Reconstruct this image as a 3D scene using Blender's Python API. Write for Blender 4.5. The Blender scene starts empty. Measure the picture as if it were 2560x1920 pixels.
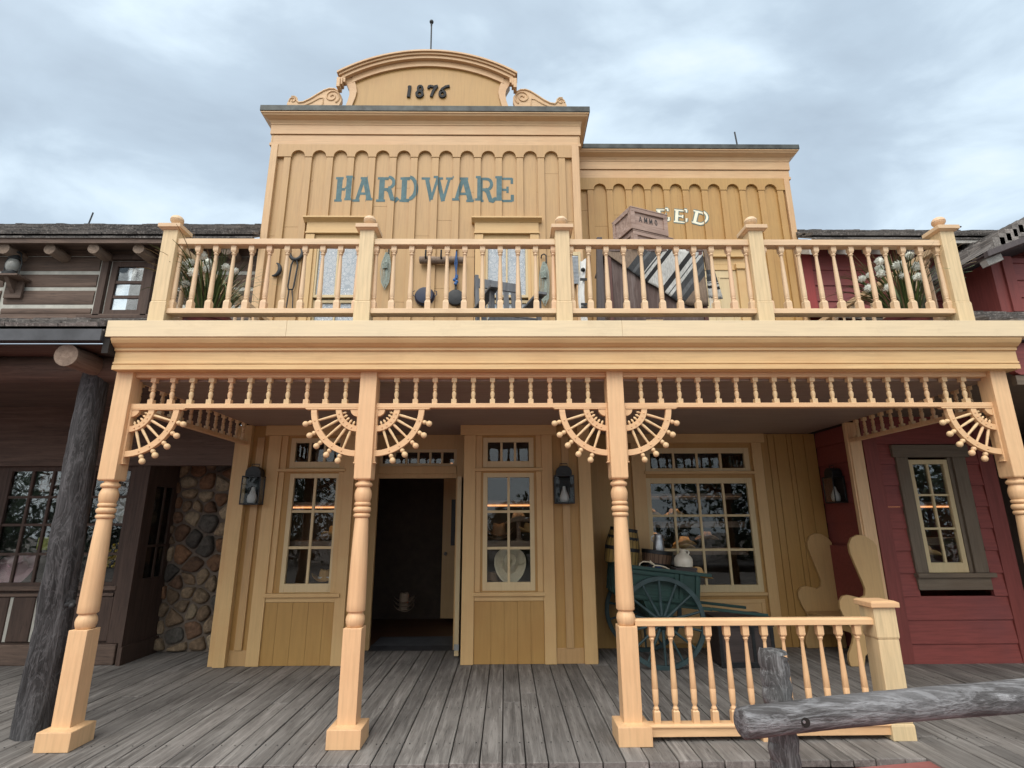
import bpy, bmesh, math, random
from mathutils import Vector, Matrix, noise as mnoise
R = math.radians
rnd = random.Random(7)
scene = bpy.context.scene
COL = scene.collection

# ---------------------------------------------------------------- camera, sky, sun, exposure
cam_d = bpy.data.cameras.new('camera'); cam = bpy.data.objects.new('camera', cam_d); COL.objects.link(cam)
def cam_axes(p, yaw, r):
    cp, sp, cy, sy = math.cos(p), math.sin(p), math.cos(yaw), math.sin(yaw)
    F = Vector((sy*cp, cy*cp, sp)); X = Vector((cy, -sy, 0)); U = X.cross(F)
    return X*math.cos(r)+U*math.sin(r), -X*math.sin(r)+U*math.cos(r), F
cx_, cu_, cf_ = cam_axes(0.2521, 0.0125, -0.0045)
cam.matrix_world = Matrix(((cx_.x, cu_.x, -cf_.x, 0), (cx_.y, cu_.y, -cf_.y, 0), (cx_.z, cu_.z, -cf_.z, 1.6238), (0, 0, 0, 1)))
cam_d.sensor_width = 36; cam_d.lens = 1339.73/2560*36; cam_d.clip_start = .05; cam_d.clip_end = 3000
scene.camera = cam
SUN_EL, SUN_AZ = R(52), R(200)        # sun high behind the camera, to its left, veiled by cloud
world = bpy.data.worlds.new('World'); scene.world = world; world.use_nodes = True
wt = world.node_tree; wn, wl = wt.nodes, wt.links; wn.clear()
def WN(t, **k):
    n = wn.new(t)
    for a, b in k.items(): setattr(n, a, b)
    return n
w_out = WN('ShaderNodeOutputWorld'); w_bg = WN('ShaderNodeBackground'); w_sky = WN('ShaderNodeTexSky', sky_type='NISHITA')
w_sky.sun_disc = False; w_sky.sun_elevation = SUN_EL; w_sky.sun_rotation = SUN_AZ
w_geo = WN('ShaderNodeTexCoord'); w_sep = WN('ShaderNodeSeparateXYZ'); wl.new(w_geo.outputs['Generated'], w_sep.inputs[0])
def WM(op, a, b=None):
    n = WN('ShaderNodeMath', operation=op)
    for i, v in enumerate((a, b)):
        if v is None: continue
        if isinstance(v, (int, float)): n.inputs[i].default_value = v
        else: wl.new(v, n.inputs[i])
    return n.outputs[0]
zc = WM('MAXIMUM', w_sep.outputs['Z'], 0.0); den = WM('ADD', zc, 0.22)
w_com = WN('ShaderNodeCombineXYZ'); wl.new(WM('DIVIDE', w_sep.outputs['X'], den), w_com.inputs[0]); wl.new(WM('DIVIDE', w_sep.outputs['Y'], den), w_com.inputs[1])
w_map = WN('ShaderNodeMapping'); w_map.inputs['Scale'].default_value = (1.0, 1.25, 1); w_map.inputs['Rotation'].default_value = (0, 0, R(38)); w_map.inputs['Location'].default_value = (3.7, 1.2, 0)
wl.new(w_com.outputs[0], w_map.inputs[0])
w_n1 = WN('ShaderNodeTexNoise'); w_n1.inputs['Scale'].default_value = 2.1; w_n1.inputs['Detail'].default_value = 7; w_n1.inputs['Roughness'].default_value = .52; w_n1.inputs['Distortion'].default_value = .35
wl.new(w_map.outputs[0], w_n1.inputs['Vector'])
w_cr = WN('ShaderNodeValToRGB'); cr = w_cr.color_ramp
cr.elements[0].position = .30; cr.elements[0].color = (.40, .49, .59, 1)
cr.elements[1].position = .72; cr.elements[1].color = (.86, .94, .99, 1)
e = cr.elements.new(.46); e.color = (.49, .60, .71, 1)
e = cr.elements.new(.58); e.color = (.66, .79, .90, 1)
wl.new(w_n1.outputs['Fac'], w_cr.inputs[0])
# thin cloud: paler towards the horizon, much brighter overhead and round the veiled sun behind the camera
w_hz = WN('ShaderNodeMixRGB'); w_hz.inputs[2].default_value = (.74, .86, .95, 1)
wl.new(WM('MULTIPLY', WM('POWER', WM('SUBTRACT', 1.0, zc), 5.0), .6), w_hz.inputs[0]); wl.new(w_cr.outputs[0], w_hz.inputs[1])
w_dot = WN('ShaderNodeVectorMath', operation='DOT_PRODUCT'); wl.new(w_geo.outputs['Generated'], w_dot.inputs[0])
w_dot.inputs[1].default_value = (math.sin(SUN_AZ)*math.cos(SUN_EL), math.cos(SUN_AZ)*math.cos(SUN_EL), math.sin(SUN_EL))
glow = WM('MULTIPLY', WM('POWER', WM('MAXIMUM', w_dot.outputs['Value'], 0.0), 2.5), 1.5)
w_str = WM('ADD', glow, 1.0)
w_wh = WN('ShaderNodeMixRGB'); w_wh.inputs[2].default_value = (.80, .78, .74, 1); wl.new(WM('MINIMUM', WM('MULTIPLY', glow, .9), .9), w_wh.inputs[0]); wl.new(w_hz.outputs[0], w_wh.inputs[1])
w_mul = WN('ShaderNodeVectorMath', operation='SCALE'); wl.new(w_wh.outputs[0], w_mul.inputs[0]); wl.new(w_str, w_mul.inputs['Scale'])
w_ss = WN('ShaderNodeVectorMath', operation='SCALE'); wl.new(w_sky.outputs[0], w_ss.inputs[0]); w_ss.inputs['Scale'].default_value = .08
w_mix = WN('ShaderNodeMixRGB'); w_mix.inputs[0].default_value = .93; wl.new(w_ss.outputs[0], w_mix.inputs[1]); wl.new(w_mul.outputs[0], w_mix.inputs[2])
wl.new(w_mix.outputs[0], w_bg.inputs['Color']); w_bg.inputs['Strength'].default_value = 1.1; wl.new(w_bg.outputs[0], w_out.inputs[0])
sun_d = bpy.data.lights.new('sun', 'SUN'); sun = bpy.data.objects.new('sun', sun_d); COL.objects.link(sun)
sun_d.energy = 1.75; sun_d.angle = R(38); sun_d.color = (1, .95, .88)
sd = Vector((math.sin(SUN_AZ)*math.cos(SUN_EL), math.cos(SUN_AZ)*math.cos(SUN_EL), math.sin(SUN_EL)))
sun.rotation_euler = sd.to_track_quat('Z', 'Y').to_euler(); sun.location = (-3, -8, 12)
vs = scene.view_settings; vs.view_transform = 'Standard'; vs.look = 'None'; vs.gamma = 1; vs.use_curve_mapping = False; vs.exposure = 0.13
scene.cycles.max_bounces = 8; scene.cycles.transparent_max_bounces = 12; scene.cycles.use_denoising = True

# ---------------------------------------------------------------- materials
def mat(name):
    m = bpy.data.materials.new(name); m.use_nodes = True
    nt = m.node_tree; b = nt.nodes['Principled BSDF']
    return m, nt, b
def nd(nt, t, **k):
    n = nt.nodes.new(t)
    for a, v in k.items(): setattr(n, a, v)
    return n
def scaled(nt, sc, src='Object'):
    tc = nd(nt, 'ShaderNodeTexCoord'); mp = nd(nt, 'ShaderNodeMapping'); mp.inputs['Scale'].default_value = sc
    nt.links.new(tc.outputs[src], mp.inputs[0]); return mp.outputs[0]
def noise(nt, vec, scale, detail=4, rough=.55, dist=0):
    n = nd(nt, 'ShaderNodeTexNoise'); n.inputs['Scale'].default_value = scale; n.inputs['Detail'].default_value = detail
    n.inputs['Roughness'].default_value = rough; n.inputs['Distortion'].default_value = dist
    nt.links.new(vec, n.inputs['Vector']); return n.outputs['Fac']
def ramp(nt, fac, *stops, interp='LINEAR'):
    n = nd(nt, 'ShaderNodeValToRGB'); c = n.color_ramp; c.interpolation = interp
    while len(c.elements) < len(stops): c.elements.new(.5)
    for e, (p, col) in zip(c.elements, stops):
        e.position = p; e.color = (*col, 1) if len(col) == 3 else col
    nt.links.new(fac, n.inputs[0]); return n.outputs[0]
def mixc(nt, fac, a, b, blend='MIX'):
    n = nd(nt, 'ShaderNodeMixRGB', blend_type=blend)
    for i, v in enumerate((fac, a, b)):
        if isinstance(v, (int, float)): n.inputs[i].default_value = v
        elif isinstance(v, tuple): n.inputs[i].default_value = (*v, 1) if len(v) == 3 else v
        else: nt.links.new(v, n.inputs[i])
    return n.outputs[0]
def bump(nt, b, h, strength=.3, dist=.01):
    n = nd(nt, 'ShaderNodeBump'); n.inputs['Strength'].default_value = strength; n.inputs['Distance'].default_value = dist
    nt.links.new(h, n.inputs['Height']); nt.links.new(n.outputs[0], b.inputs['Normal'])
def mul(c, k): return tuple(min(1, v*k) for v in c)
def paint(name, rgb, grain='z', rough=.5, var=.16, streak=None, tint=.06):
    """painted timber: faint brushed grain, blotchy fading, a little difference from piece to piece"""
    m, nt, b = mat(name)
    g = {'z': (26, 26, 1.6), 'x': (1.6, 26, 26), 'y': (26, 1.6, 26), None: (9, 9, 9)}[grain]
    f1 = noise(nt, scaled(nt, g), 1.6, 5, .6); f2 = noise(nt, scaled(nt, (1, 1, 1)), 1.9, 4, .55)
    c = ramp(nt, f1, (.3, mul(rgb, 1-var)), (.55, rgb), (.78, mul(rgb, 1+var*.45)))
    s = streak or mul((rgb[0]*1.0, rgb[1]*.86, rgb[2]*.78), .88)
    c = mixc(nt, ramp(nt, f2, (.45, (0, 0, 0)), (.75, (.55, .55, .55))), c, s)
    oi = nd(nt, 'ShaderNodeObjectInfo')
    c = mixc(nt, ramp(nt, oi.outputs['Random'], (0, (0, 0, 0)), (.7, (.12, .12, .12)), (1, (tint*6, tint*6, tint*6))), c, (rgb[0]*1.0, rgb[1]*.80, rgb[2]*.80))
    # scuffs and faint water marks
    f4 = noise(nt, scaled(nt, {'z': (7, 7, .7), 'x': (2, 3, 3), 'y': (3, 2, 3), None: (3, 3, 3)}[grain]), 1.3, 6, .72)
    c = mixc(nt, ramp(nt, f4, (.56, (0, 0, 0)), (.74, (.42, .42, .42))), c, mul((rgb[0], rgb[1]*.93, rgb[2]*.88), .72))
    # fine dirt
    f3 = noise(nt, scaled(nt, (1, 1, 1)), 60, 3, .7)
    c = mixc(nt, ramp(nt, f3, (.62, (0, 0, 0)), (.8, (.25, .25, .25))), c, mul(rgb, .55))
    nt.links.new(c, b.inputs['Base Color']); b.inputs['Roughness'].default_value = rough
    bump(nt, b, f1, .22, .004); return m
def plain(name, rgb, rough=.6, metal=0, var=.2, scale=8, bmp=.15, emit=None):
    m, nt, b = mat(name)
    f = noise(nt, scaled(nt, (1, 1, 1)), scale, 5, .6)
    c = ramp(nt, f, (.3, mul(rgb, 1-var)), (.7, mul(rgb, 1+var)))
    nt.links.new(c, b.inputs['Base Color']); b.inputs['Roughness'].default_value = rough; b.inputs['Metallic'].default_value = metal
    if bmp: bump(nt, b, f, bmp, .006)
    if emit: b.inputs['Emission Color'].default_value = (*rgb, 1); b.inputs['Emission Strength'].default_value = emit
    return m
def timber(name, dark, mid, light, grain='y', rough=.85, bmp=.5, sc=1.0, attr=None, vein=0):
    """bare weathered wood: long grain streaks, silvered patches, cracks"""
    m, nt, b = mat(name)
    g = {'z': (14, 14, .9), 'x': (.9, 14, 14), 'y': (14, .9, 14)}[grain]; g = tuple(v*sc for v in g)
    v = scaled(nt, g)
    if attr:
        at = nd(nt, 'ShaderNodeAttribute', attribute_name=attr); ad = nd(nt, 'ShaderNodeVectorMath', operation='MULTIPLY_ADD')
        nt.links.new(at.outputs['Color'], ad.inputs[0]); ad.inputs[1].default_value = (37, 37, 37); nt.links.new(v, ad.inputs[2]); v = ad.outputs[0]
    f1 = noise(nt, v, 1.5, 7, .68, .6); f2 = noise(nt, scaled(nt, (1, 1, 1)), 1.3, 5, .6); f3 = noise(nt, v, 6, 4, .7)
    c = ramp(nt, f1, (.28, dark), (.5, mid), (.72, light))
    c = mixc(nt, ramp(nt, f2, (.38, (0, 0, 0)), (.72, (.7, .7, .7))), c, mixc(nt, .5, light, mid))
    c = mixc(nt, ramp(nt, f3, (.28, (.75, .75, .75)), (.44, (0, 0, 0))), c, mul(dark, .55))
    if attr:
        c = mixc(nt, .85, c, ramp(nt, at.outputs['Fac'], (0, (.62, .60, .58)), (.5, (.95, .92, .88)), (1, (1.25, 1.2, 1.15))), 'MULTIPLY')
    nt.links.new(c, b.inputs['Base Color']); b.inputs['Roughness'].default_value = rough
    if vein:
        vz = noise(nt, scaled(nt, {'z': (1, 1, .28), 'x': (.14, 1, 1), 'y': (1, .3, 1)}[grain]), vein, 5, .6, 2.2)
        vm = ramp(nt, vz, (.455, (0, 0, 0)), (.49, (1, 1, 1)), (.505, (1, 1, 1)), (.54, (0, 0, 0)))
        c2 = mixc(nt, mixc(nt, 1, vm, (.36, .36, .36), 'MULTIPLY'), c, light); nt.links.new(c2, b.inputs['Base Color'])
        b.inputs['Roughness'].default_value = rough; bump(nt, b, mixc(nt, .6, mixc(nt, .5, f1, f3), vz), bmp, .05); return m
    bump(nt, b, mixc(nt, .5, f1, f3), bmp, .012); return m
def attr_mat(name, attr='tint', rough=.85, scale=16, var=.5, bmp=1.0):
    m, nt, b = mat(name); at = nd(nt, 'ShaderNodeAttribute', attribute_name=attr)
    f = noise(nt, scaled(nt, (1, 1, 1)), scale, 6, .65, .4)
    c = mixc(nt, 1, at.outputs['Color'], ramp(nt, f, (.3, (1-var,)*3), (.7, (1+var,)*3)), 'MULTIPLY')
    nt.links.new(c, b.inputs['Base Color']); b.inputs['Roughness'].default_value = rough; bump(nt, b, f, bmp, .02); return m
def glass(name, tint=(.96, .98, .97), boost=.95):
    m = bpy.data.materials.new(name); m.use_nodes = True; nt = m.node_tree; nt.nodes.clear()
    o = nd(nt, 'ShaderNodeOutputMaterial'); mx = nd(nt, 'ShaderNodeMixShader'); tr = nd(nt, 'ShaderNodeBsdfTransparent'); gl = nd(nt, 'ShaderNodeBsdfGlossy')
    tr.inputs[0].default_value = (*tint, 1); gl.inputs['Roughness'].default_value = .015
    fr = nd(nt, 'ShaderNodeFresnel'); fr.inputs[0].default_value = 1.5
    mm = nd(nt, 'ShaderNodeMath', operation='MULTIPLY', use_clamp=True); mm.inputs[1].default_value = boost; nt.links.new(fr.outputs[0], mm.inputs[0])
    f = noise(nt, scaled(nt, (1, 1, 1)), 2.2, 2, .5); bp = nd(nt, 'ShaderNodeBump'); bp.inputs['Strength'].default_value = .03; bp.inputs['Distance'].default_value = .05
    nt.links.new(f, bp.inputs['Height']); nt.links.new(bp.outputs[0], gl.inputs['Normal'])
    nt.links.new(mm.outputs[0], mx.inputs[0]); nt.links.new(tr.outputs[0], mx.inputs[1]); nt.links.new(gl.outputs[0], mx.inputs[2]); nt.links.new(mx.outputs[0], o.inputs[0]); return m
M = {}
POST = (.73, .48, .26); FASC = (.72, .59, .38); RAIL = (.69, .505, .315); TRIM = (.58, .38, .20); WALL = (.46, .285, .125); PALE = (.60, .40, .18)
M['post'] = paint('post_paint', POST, 'z', tint=.03)
M['post_x'] = paint('rail_paint', POST, 'x', tint=.03)
M['fascia'] = paint('fascia_paint', FASC, 'x', var=.10, streak=(.62, .53, .36), tint=0)
M['beam'] = paint('beam_paint', (.68, .46, .22), 'x', tint=0)
M['rail_x'] = paint('balcony_rail_paint', RAIL, 'x', tint=.02)
M['rail_z'] = paint('baluster_paint', RAIL, 'z', streak=(.66, .40, .25), tint=.07)
M['newel'] = paint('newel_paint', (.68, .52, .30), 'z', var=.2, streak=(.58, .50, .32), tint=0)
M['spindle'] = paint('spindle_paint', (.72, .52, .29), 'z', tint=.10)
M['trim_x'] = paint('trim_paint_h', TRIM, 'x', tint=0); M['trim_z'] = paint('trim_paint_v', TRIM, 'z', tint=.02)
M['wall'] = paint('mustard_boards', WALL, 'z', var=.14, streak=(.48, .30, .12), tint=0)
M['wall2'] = paint('feed_boards', (.44, .26, .085), 'z', var=.14, tint=0)
M['pale_z'] = paint('window_trim_paint', PALE, 'z', var=.08, tint=0); M['pale_x'] = paint('window_trim_paint_h', PALE, 'x', var=.08, tint=0)
M['sash'] = paint('sash_paint', (.60, .48, .275), 'z', var=.08, tint=0)
M['panel'] = paint('mustard_panel', (.42, .245, .075), 'z', var=.1, tint=0)
M['ceil'] = paint('ceiling_paint', (.26, .20, .165), 'x', var=.1, tint=0, rough=.6)
M['red'] = paint('barn_red_boards', (.245, .055, .046), 'x', var=.28, streak=(.15, .05, .055), tint=0, rough=.65)
M['red_z'] = paint('barn_red_trim', (.21, .048, .040), 'z', var=.25, tint=0, rough=.65)
M['oldred'] = paint('old_red_wood', (.09, .028, .02), 'z', var=.3, tint=0)
M['redbright'] = paint('fresh_red_trim', (.27, .03, .025), 'z', var=.2, tint=0)
M['taupe'] = paint('taupe_casing', (.16, .125, .09), 'z', var=.3, tint=0, rough=.75); M['taupe_x'] = paint('taupe_sill', (.16, .125, .09), 'x', var=.3, tint=0, rough=.75)
M['teal'] = plain('teal_lettering', (.075, .145, .16), .7, var=.22, scale=18)
M['cream'] = plain('cream_lettering', (.80, .76, .60), .6, var=.1); M['tealout'] = plain('teal_outline', (.13, .19, .18), .7)
M['black'] = plain('black_iron', (.022, .024, .026), .45, .4, .35, 20); M['blacknum'] = plain('black_numerals', (.010, .010, .011), .75, 0, .3, 20, .05)
M['flash'] = plain('copper_flashing', (.050, .056, .053), .55, .3, .55, 7, .1)
M['lead'] = plain('gutter_metal', (.06, .062, .068), .4, .3, .3, 6, .05)
M['steel'] = plain('galvanised_steel', (.42, .44, .46), .38, .85, .3, 9, .06)
M['deck'] = timber('deck_planks', (.055, .050, .048), (.150, .143, .138), (.34, .333, .325), 'y', attr='tint')
M['log'] = timber('grey_log', (.035, .031, .031), (.085, .082, .083), (.36, .365, .38), 'x', sc=1.25, bmp=1.0, vein=5); M['log_z'] = timber('grey_log_upright', (.030, .028, .028), (.085, .083, .082), (.33, .335, .34), 'z', sc=1.6, bmp=1.0, vein=12)
M['brownlog'] = timber('brown_log_wall', (.045, .030, .023), (.10, .064, .047), (.18, .12, .09), 'x', rough=.75, bmp=.3)
M['brownlog_z'] = timber('brown_board_wall', (.030, .018, .013), (.062, .036, .026), (.10, .062, .046), 'z', rough=.75, bmp=.3)
M['rafter'] = timber('rafter_log', (.09, .06, .045), (.19, .135, .10), (.33, .25, .19), 'y', bmp=.5)
M['bark'] = timber('dark_bark', (.006, .0055, .006), (.022, .021, .022), (.15, .148, .155), 'z', sc=.7, bmp=1.0, vein=9)  # pale bluish tone paints the sheen of the ridges into the colour
M['chink'] = plain('chinking', (.46, .45, .40), .9, var=.18)
M['shingle'] = timber('grey_shingle', (.025, .022, .021), (.10, .092, .088), (.50, .47, .45), 'y', sc=1.6, attr='tint')
M['stone'] = attr_mat('field_stone'); M['mortar'] = plain('mortar', (.15, .12, .095), .95, var=.25, scale=22, bmp=.4)
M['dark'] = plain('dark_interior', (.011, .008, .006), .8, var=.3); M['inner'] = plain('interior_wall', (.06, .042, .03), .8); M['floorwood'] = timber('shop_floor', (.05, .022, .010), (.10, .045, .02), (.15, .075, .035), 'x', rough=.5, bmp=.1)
M['shelf'] = timber('shelf_wood', (.10, .065, .045), (.19, .125, .09), (.27, .19, .14), 'x', rough=.6, bmp=.1)
M['glass'] = glass('window_glass'); M['clearglass'] = glass('upper_window_glass', (1, 1, 1), .55); M['lanternglass'] = glass('lantern_glass', (.88, .9, .9), .35)
M['down'] = plain('bulb_and_hidden_fill', (1, .62, .34), .5, var=0, bmp=0, emit=7)  # warm glow of the pendant bulb and of the added hidden shelf fill
M['led'] = plain('shelf_light_strip', (1, .42, .16), .5, var=0, bmp=0, emit=1.2)
M['globe'] = plain('frosted_lamp', (.75, .74, .72), .35, var=.05, bmp=0)
M['cart'] = timber('green_cart_paint', (.006, .025, .021), (.011, .047, .040), (.03, .085, .072), 'x', rough=.55, bmp=.15); M['wheel'] = plain('grey_green_wheel', (.03, .058, .062), .55, var=.3)
M['oak'] = timber('oak_staves', (.10, .06, .015), (.25, .16, .04), (.36, .25, .08), 'z', rough=.6, bmp=.2); M['brownoak'] = timber('brown_staves', (.06, .03, .018), (.15, .085, .05), (.24, .15, .10), 'z', rough=.6, bmp=.2)
M['jug'] = plain('stoneware_glaze', (.66, .62, .52), .18, var=.08, bmp=0)
M['bench'] = paint('bench_paint', (.55, .36, .16), 'z', var=.1, tint=0); M['trunk'] = timber('dark_trunk', (.018, .012, .011), (.04, .028, .026), (.075, .055, .05), 'x', rough=.55, bmp=.15)
M['straw'] = plain('tan_straw', (.50, .30, .12), .8, var=.15, scale=30); M['felt'] = plain('pale_felt', (.62, .54, .40), .85, var=.08, scale=30); M['brownfelt'] = plain('brown_felt', (.20, .115, .06), .85, var=.15, scale=30); M['greyfelt'] = plain('grey_felt', (.24, .18, .13), .85, var=.15, scale=30); M['pinkfelt'] = plain('pink_felt', (.55, .33, .38), .8, var=.12)
M['greychair'] = timber('grey_chair_wood', (.055, .058, .065), (.105, .11, .12), (.17, .175, .19), 'z', rough=.6, bmp=.1)
M['crate'] = timber('crate_wood', (.15, .095, .075), (.34, .235, .19), (.52, .39, .33), 'x', bmp=.4)
M['cabinet'] = timber('worn_brown_board', (.045, .028, .024), (.095, .062, .054), (.24, .20, .19), 'z', sc=.7, bmp=.3); M['plank'] = timber('dark_plank', (.035, .026, .026), (.06, .046, .046), (.10, .08, .08), 'z', rough=.6)
M['rope'] = plain('pale_rope', (.30, .34, .30), .9, var=.3, scale=60, bmp=.8); M['bluerope'] = plain('blue_cord', (.05, .13, .32), .8, var=.3, scale=50)
M['bluepan'] = plain('blue_enamel', (.012, .018, .045), .5, .1, .2, 10, .02); M['iron'] = plain('cast_iron', (.028, .030, .032), .6, .2, .3, 22)
M['pot'] = plain('red_clay_pot', (.14, .026, .024), .6, var=.2); M['leaf'] = plain('grass_leaf', (.065, .10, .028), .5, var=.6, scale=5, bmp=0); M['dryleaf'] = plain('dry_leaf', (.20, .145, .075), .7, var=.4, scale=5, bmp=0); M['flower'] = plain('white_flower', (.74, .77, .70), .8, var=.12, scale=40); M['stem'] = plain('flower_stem', (.11, .16, .04), .6, bmp=0)
M['whitecloth'] = plain('white_cloth', (.72, .72, .70), .9, var=.06); M['bluecloth'] = plain('navy_cloth', (.012, .03, .12), .85, var=.4, scale=12); M['pink'] = plain('red_jar', (.22, .015, .03), .4); M['yellow'] = plain('yellow_flowers', (.45, .30, .04), .8, var=.5, scale=40); M['greenstuff'] = plain('green_jar', (.30, .32, .05), .4, var=.5, scale=20)
M['pave'] = plain('red_paving', (.27, .095, .085), .9, var=.2, scale=3, bmp=.2)
M['street'] = plain('street_paving', (.19, .165, .15), .9, var=.25, scale=3, bmp=.2)
M['crown'] = plain('tree_leaves', (.035, .055, .02), .7, var=.6, scale=3, bmp=0)
M['eave'] = timber('white_rafter_end', (.2, .19, .18), (.40, .38, .35), (.60, .57, .52), 'y', bmp=.2)
M['browncurtain'] = plain('brown_curtain', (.16, .09, .075), .9, var=.25, scale=9); M['smoky'] = plain('smoky_lantern_glass', (.26, .26, .24), .3, bmp=0); M['whiteglobe'] = plain('white_lampshade', (.6, .58, .54), .5, var=.05)
def lace_mat():
    m, nt, b = mat('lace_curtain'); v = nd(nt, 'ShaderNodeTexVoronoi', feature='DISTANCE_TO_EDGE'); v.inputs['Scale'].default_value = 15
    nt.links.new(scaled(nt, (1, 1, 1)), v.inputs['Vector']); v2 = nd(nt, 'ShaderNodeTexVoronoi'); v2.inputs['Scale'].default_value = 15; nt.links.new(scaled(nt, (1, 1, 1)), v2.inputs['Vector'])
    w = nd(nt, 'ShaderNodeTexWave', wave_type='RINGS'); w.inputs['Scale'].default_value = 11; w.inputs['Distortion'].default_value = 5; nt.links.new(v2.outputs['Color'], w.inputs['Vector'])
    f = nd(nt, 'ShaderNodeMath', operation='SINE'); k = nd(nt, 'ShaderNodeMath', operation='MULTIPLY'); k.inputs[1].default_value = 34; nt.links.new(v2.outputs['Distance'], k.inputs[0]); nt.links.new(k.outputs[0], f.inputs[0])
    c = ramp(nt, f.outputs[0], (.3, (.50, .55, .60)), (.6, (.88, .89, .89))); c = mixc(nt, ramp(nt, v.outputs[0], (.03, (1, 1, 1)), (.09, (0, 0, 0))), c, (.46, .52, .57))
    nt.links.new(c, b.inputs['Base Color']); b.inputs['Roughness'].default_value = .9; return m
M['lace'] = lace_mat()
def blanket_mat():
    m, nt, b = mat('striped_wool_blanket'); uv = nd(nt, 'ShaderNodeUVMap', uv_map='uv'); sp = nd(nt, 'ShaderNodeSeparateXYZ'); nt.links.new(uv.outputs[0], sp.inputs[0])
    tan, dg, wh, bk, mg = (.20, .145, .105), (.045, .047, .05), (.44, .44, .42), (.014, .014, .015), (.10, .105, .11)
    st = [(0, tan), (.30, dg), (.345, mg), (.37, dg), (.425, wh), (.432, dg), (.442, wh), (.468, bk), (.50, wh), (.615, bk), (.655, wh), (.685, dg), (.695, wh), (.715, dg), (.76, mg), (.79, dg), (.83, tan)]
    c = ramp(nt, sp.outputs[0], *st, interp='CONSTANT'); f = noise(nt, scaled(nt, (90, 90, 20)), 1, 3, .7)
    c = mixc(nt, .8, c, ramp(nt, f, (.3, (.6, .6, .6)), (.7, (1.3, 1.3, 1.3))), 'MULTIPLY'); nt.links.new(c, b.inputs['Base Color']); b.inputs['Roughness'].default_value = .95; bump(nt, b, f, .5, .006); return m
M['blanket'] = blanket_mat()
def beadboard_mat():
    m, nt, b = mat('beadboard_ceiling'); tc = nd(nt, 'ShaderNodeTexCoord'); sp = nd(nt, 'ShaderNodeSeparateXYZ'); nt.links.new(tc.outputs['Object'], sp.inputs[0])
    mu = nd(nt, 'ShaderNodeMath', operation='MULTIPLY'); mu.inputs[1].default_value = 1/.075; nt.links.new(sp.outputs['Y'], mu.inputs[0]); fr = nd(nt, 'ShaderNodeMath', operation='FRACT'); nt.links.new(mu.outputs[0], fr.inputs[0])
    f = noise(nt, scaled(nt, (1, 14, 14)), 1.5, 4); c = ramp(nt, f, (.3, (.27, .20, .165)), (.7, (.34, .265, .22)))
    g = ramp(nt, fr.outputs[0], (0, (0, 0, 0)), (.06, (1, 1, 1)), (.94, (1, 1, 1)), (1, (0, 0, 0)))
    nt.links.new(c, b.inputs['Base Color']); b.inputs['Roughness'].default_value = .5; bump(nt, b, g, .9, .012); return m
M['bead'] = beadboard_mat()
M['deckdark'] = timber('balcony_planks', (.04, .035, .03), (.085, .075, .065), (.15, .14, .125), 'y')

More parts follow.
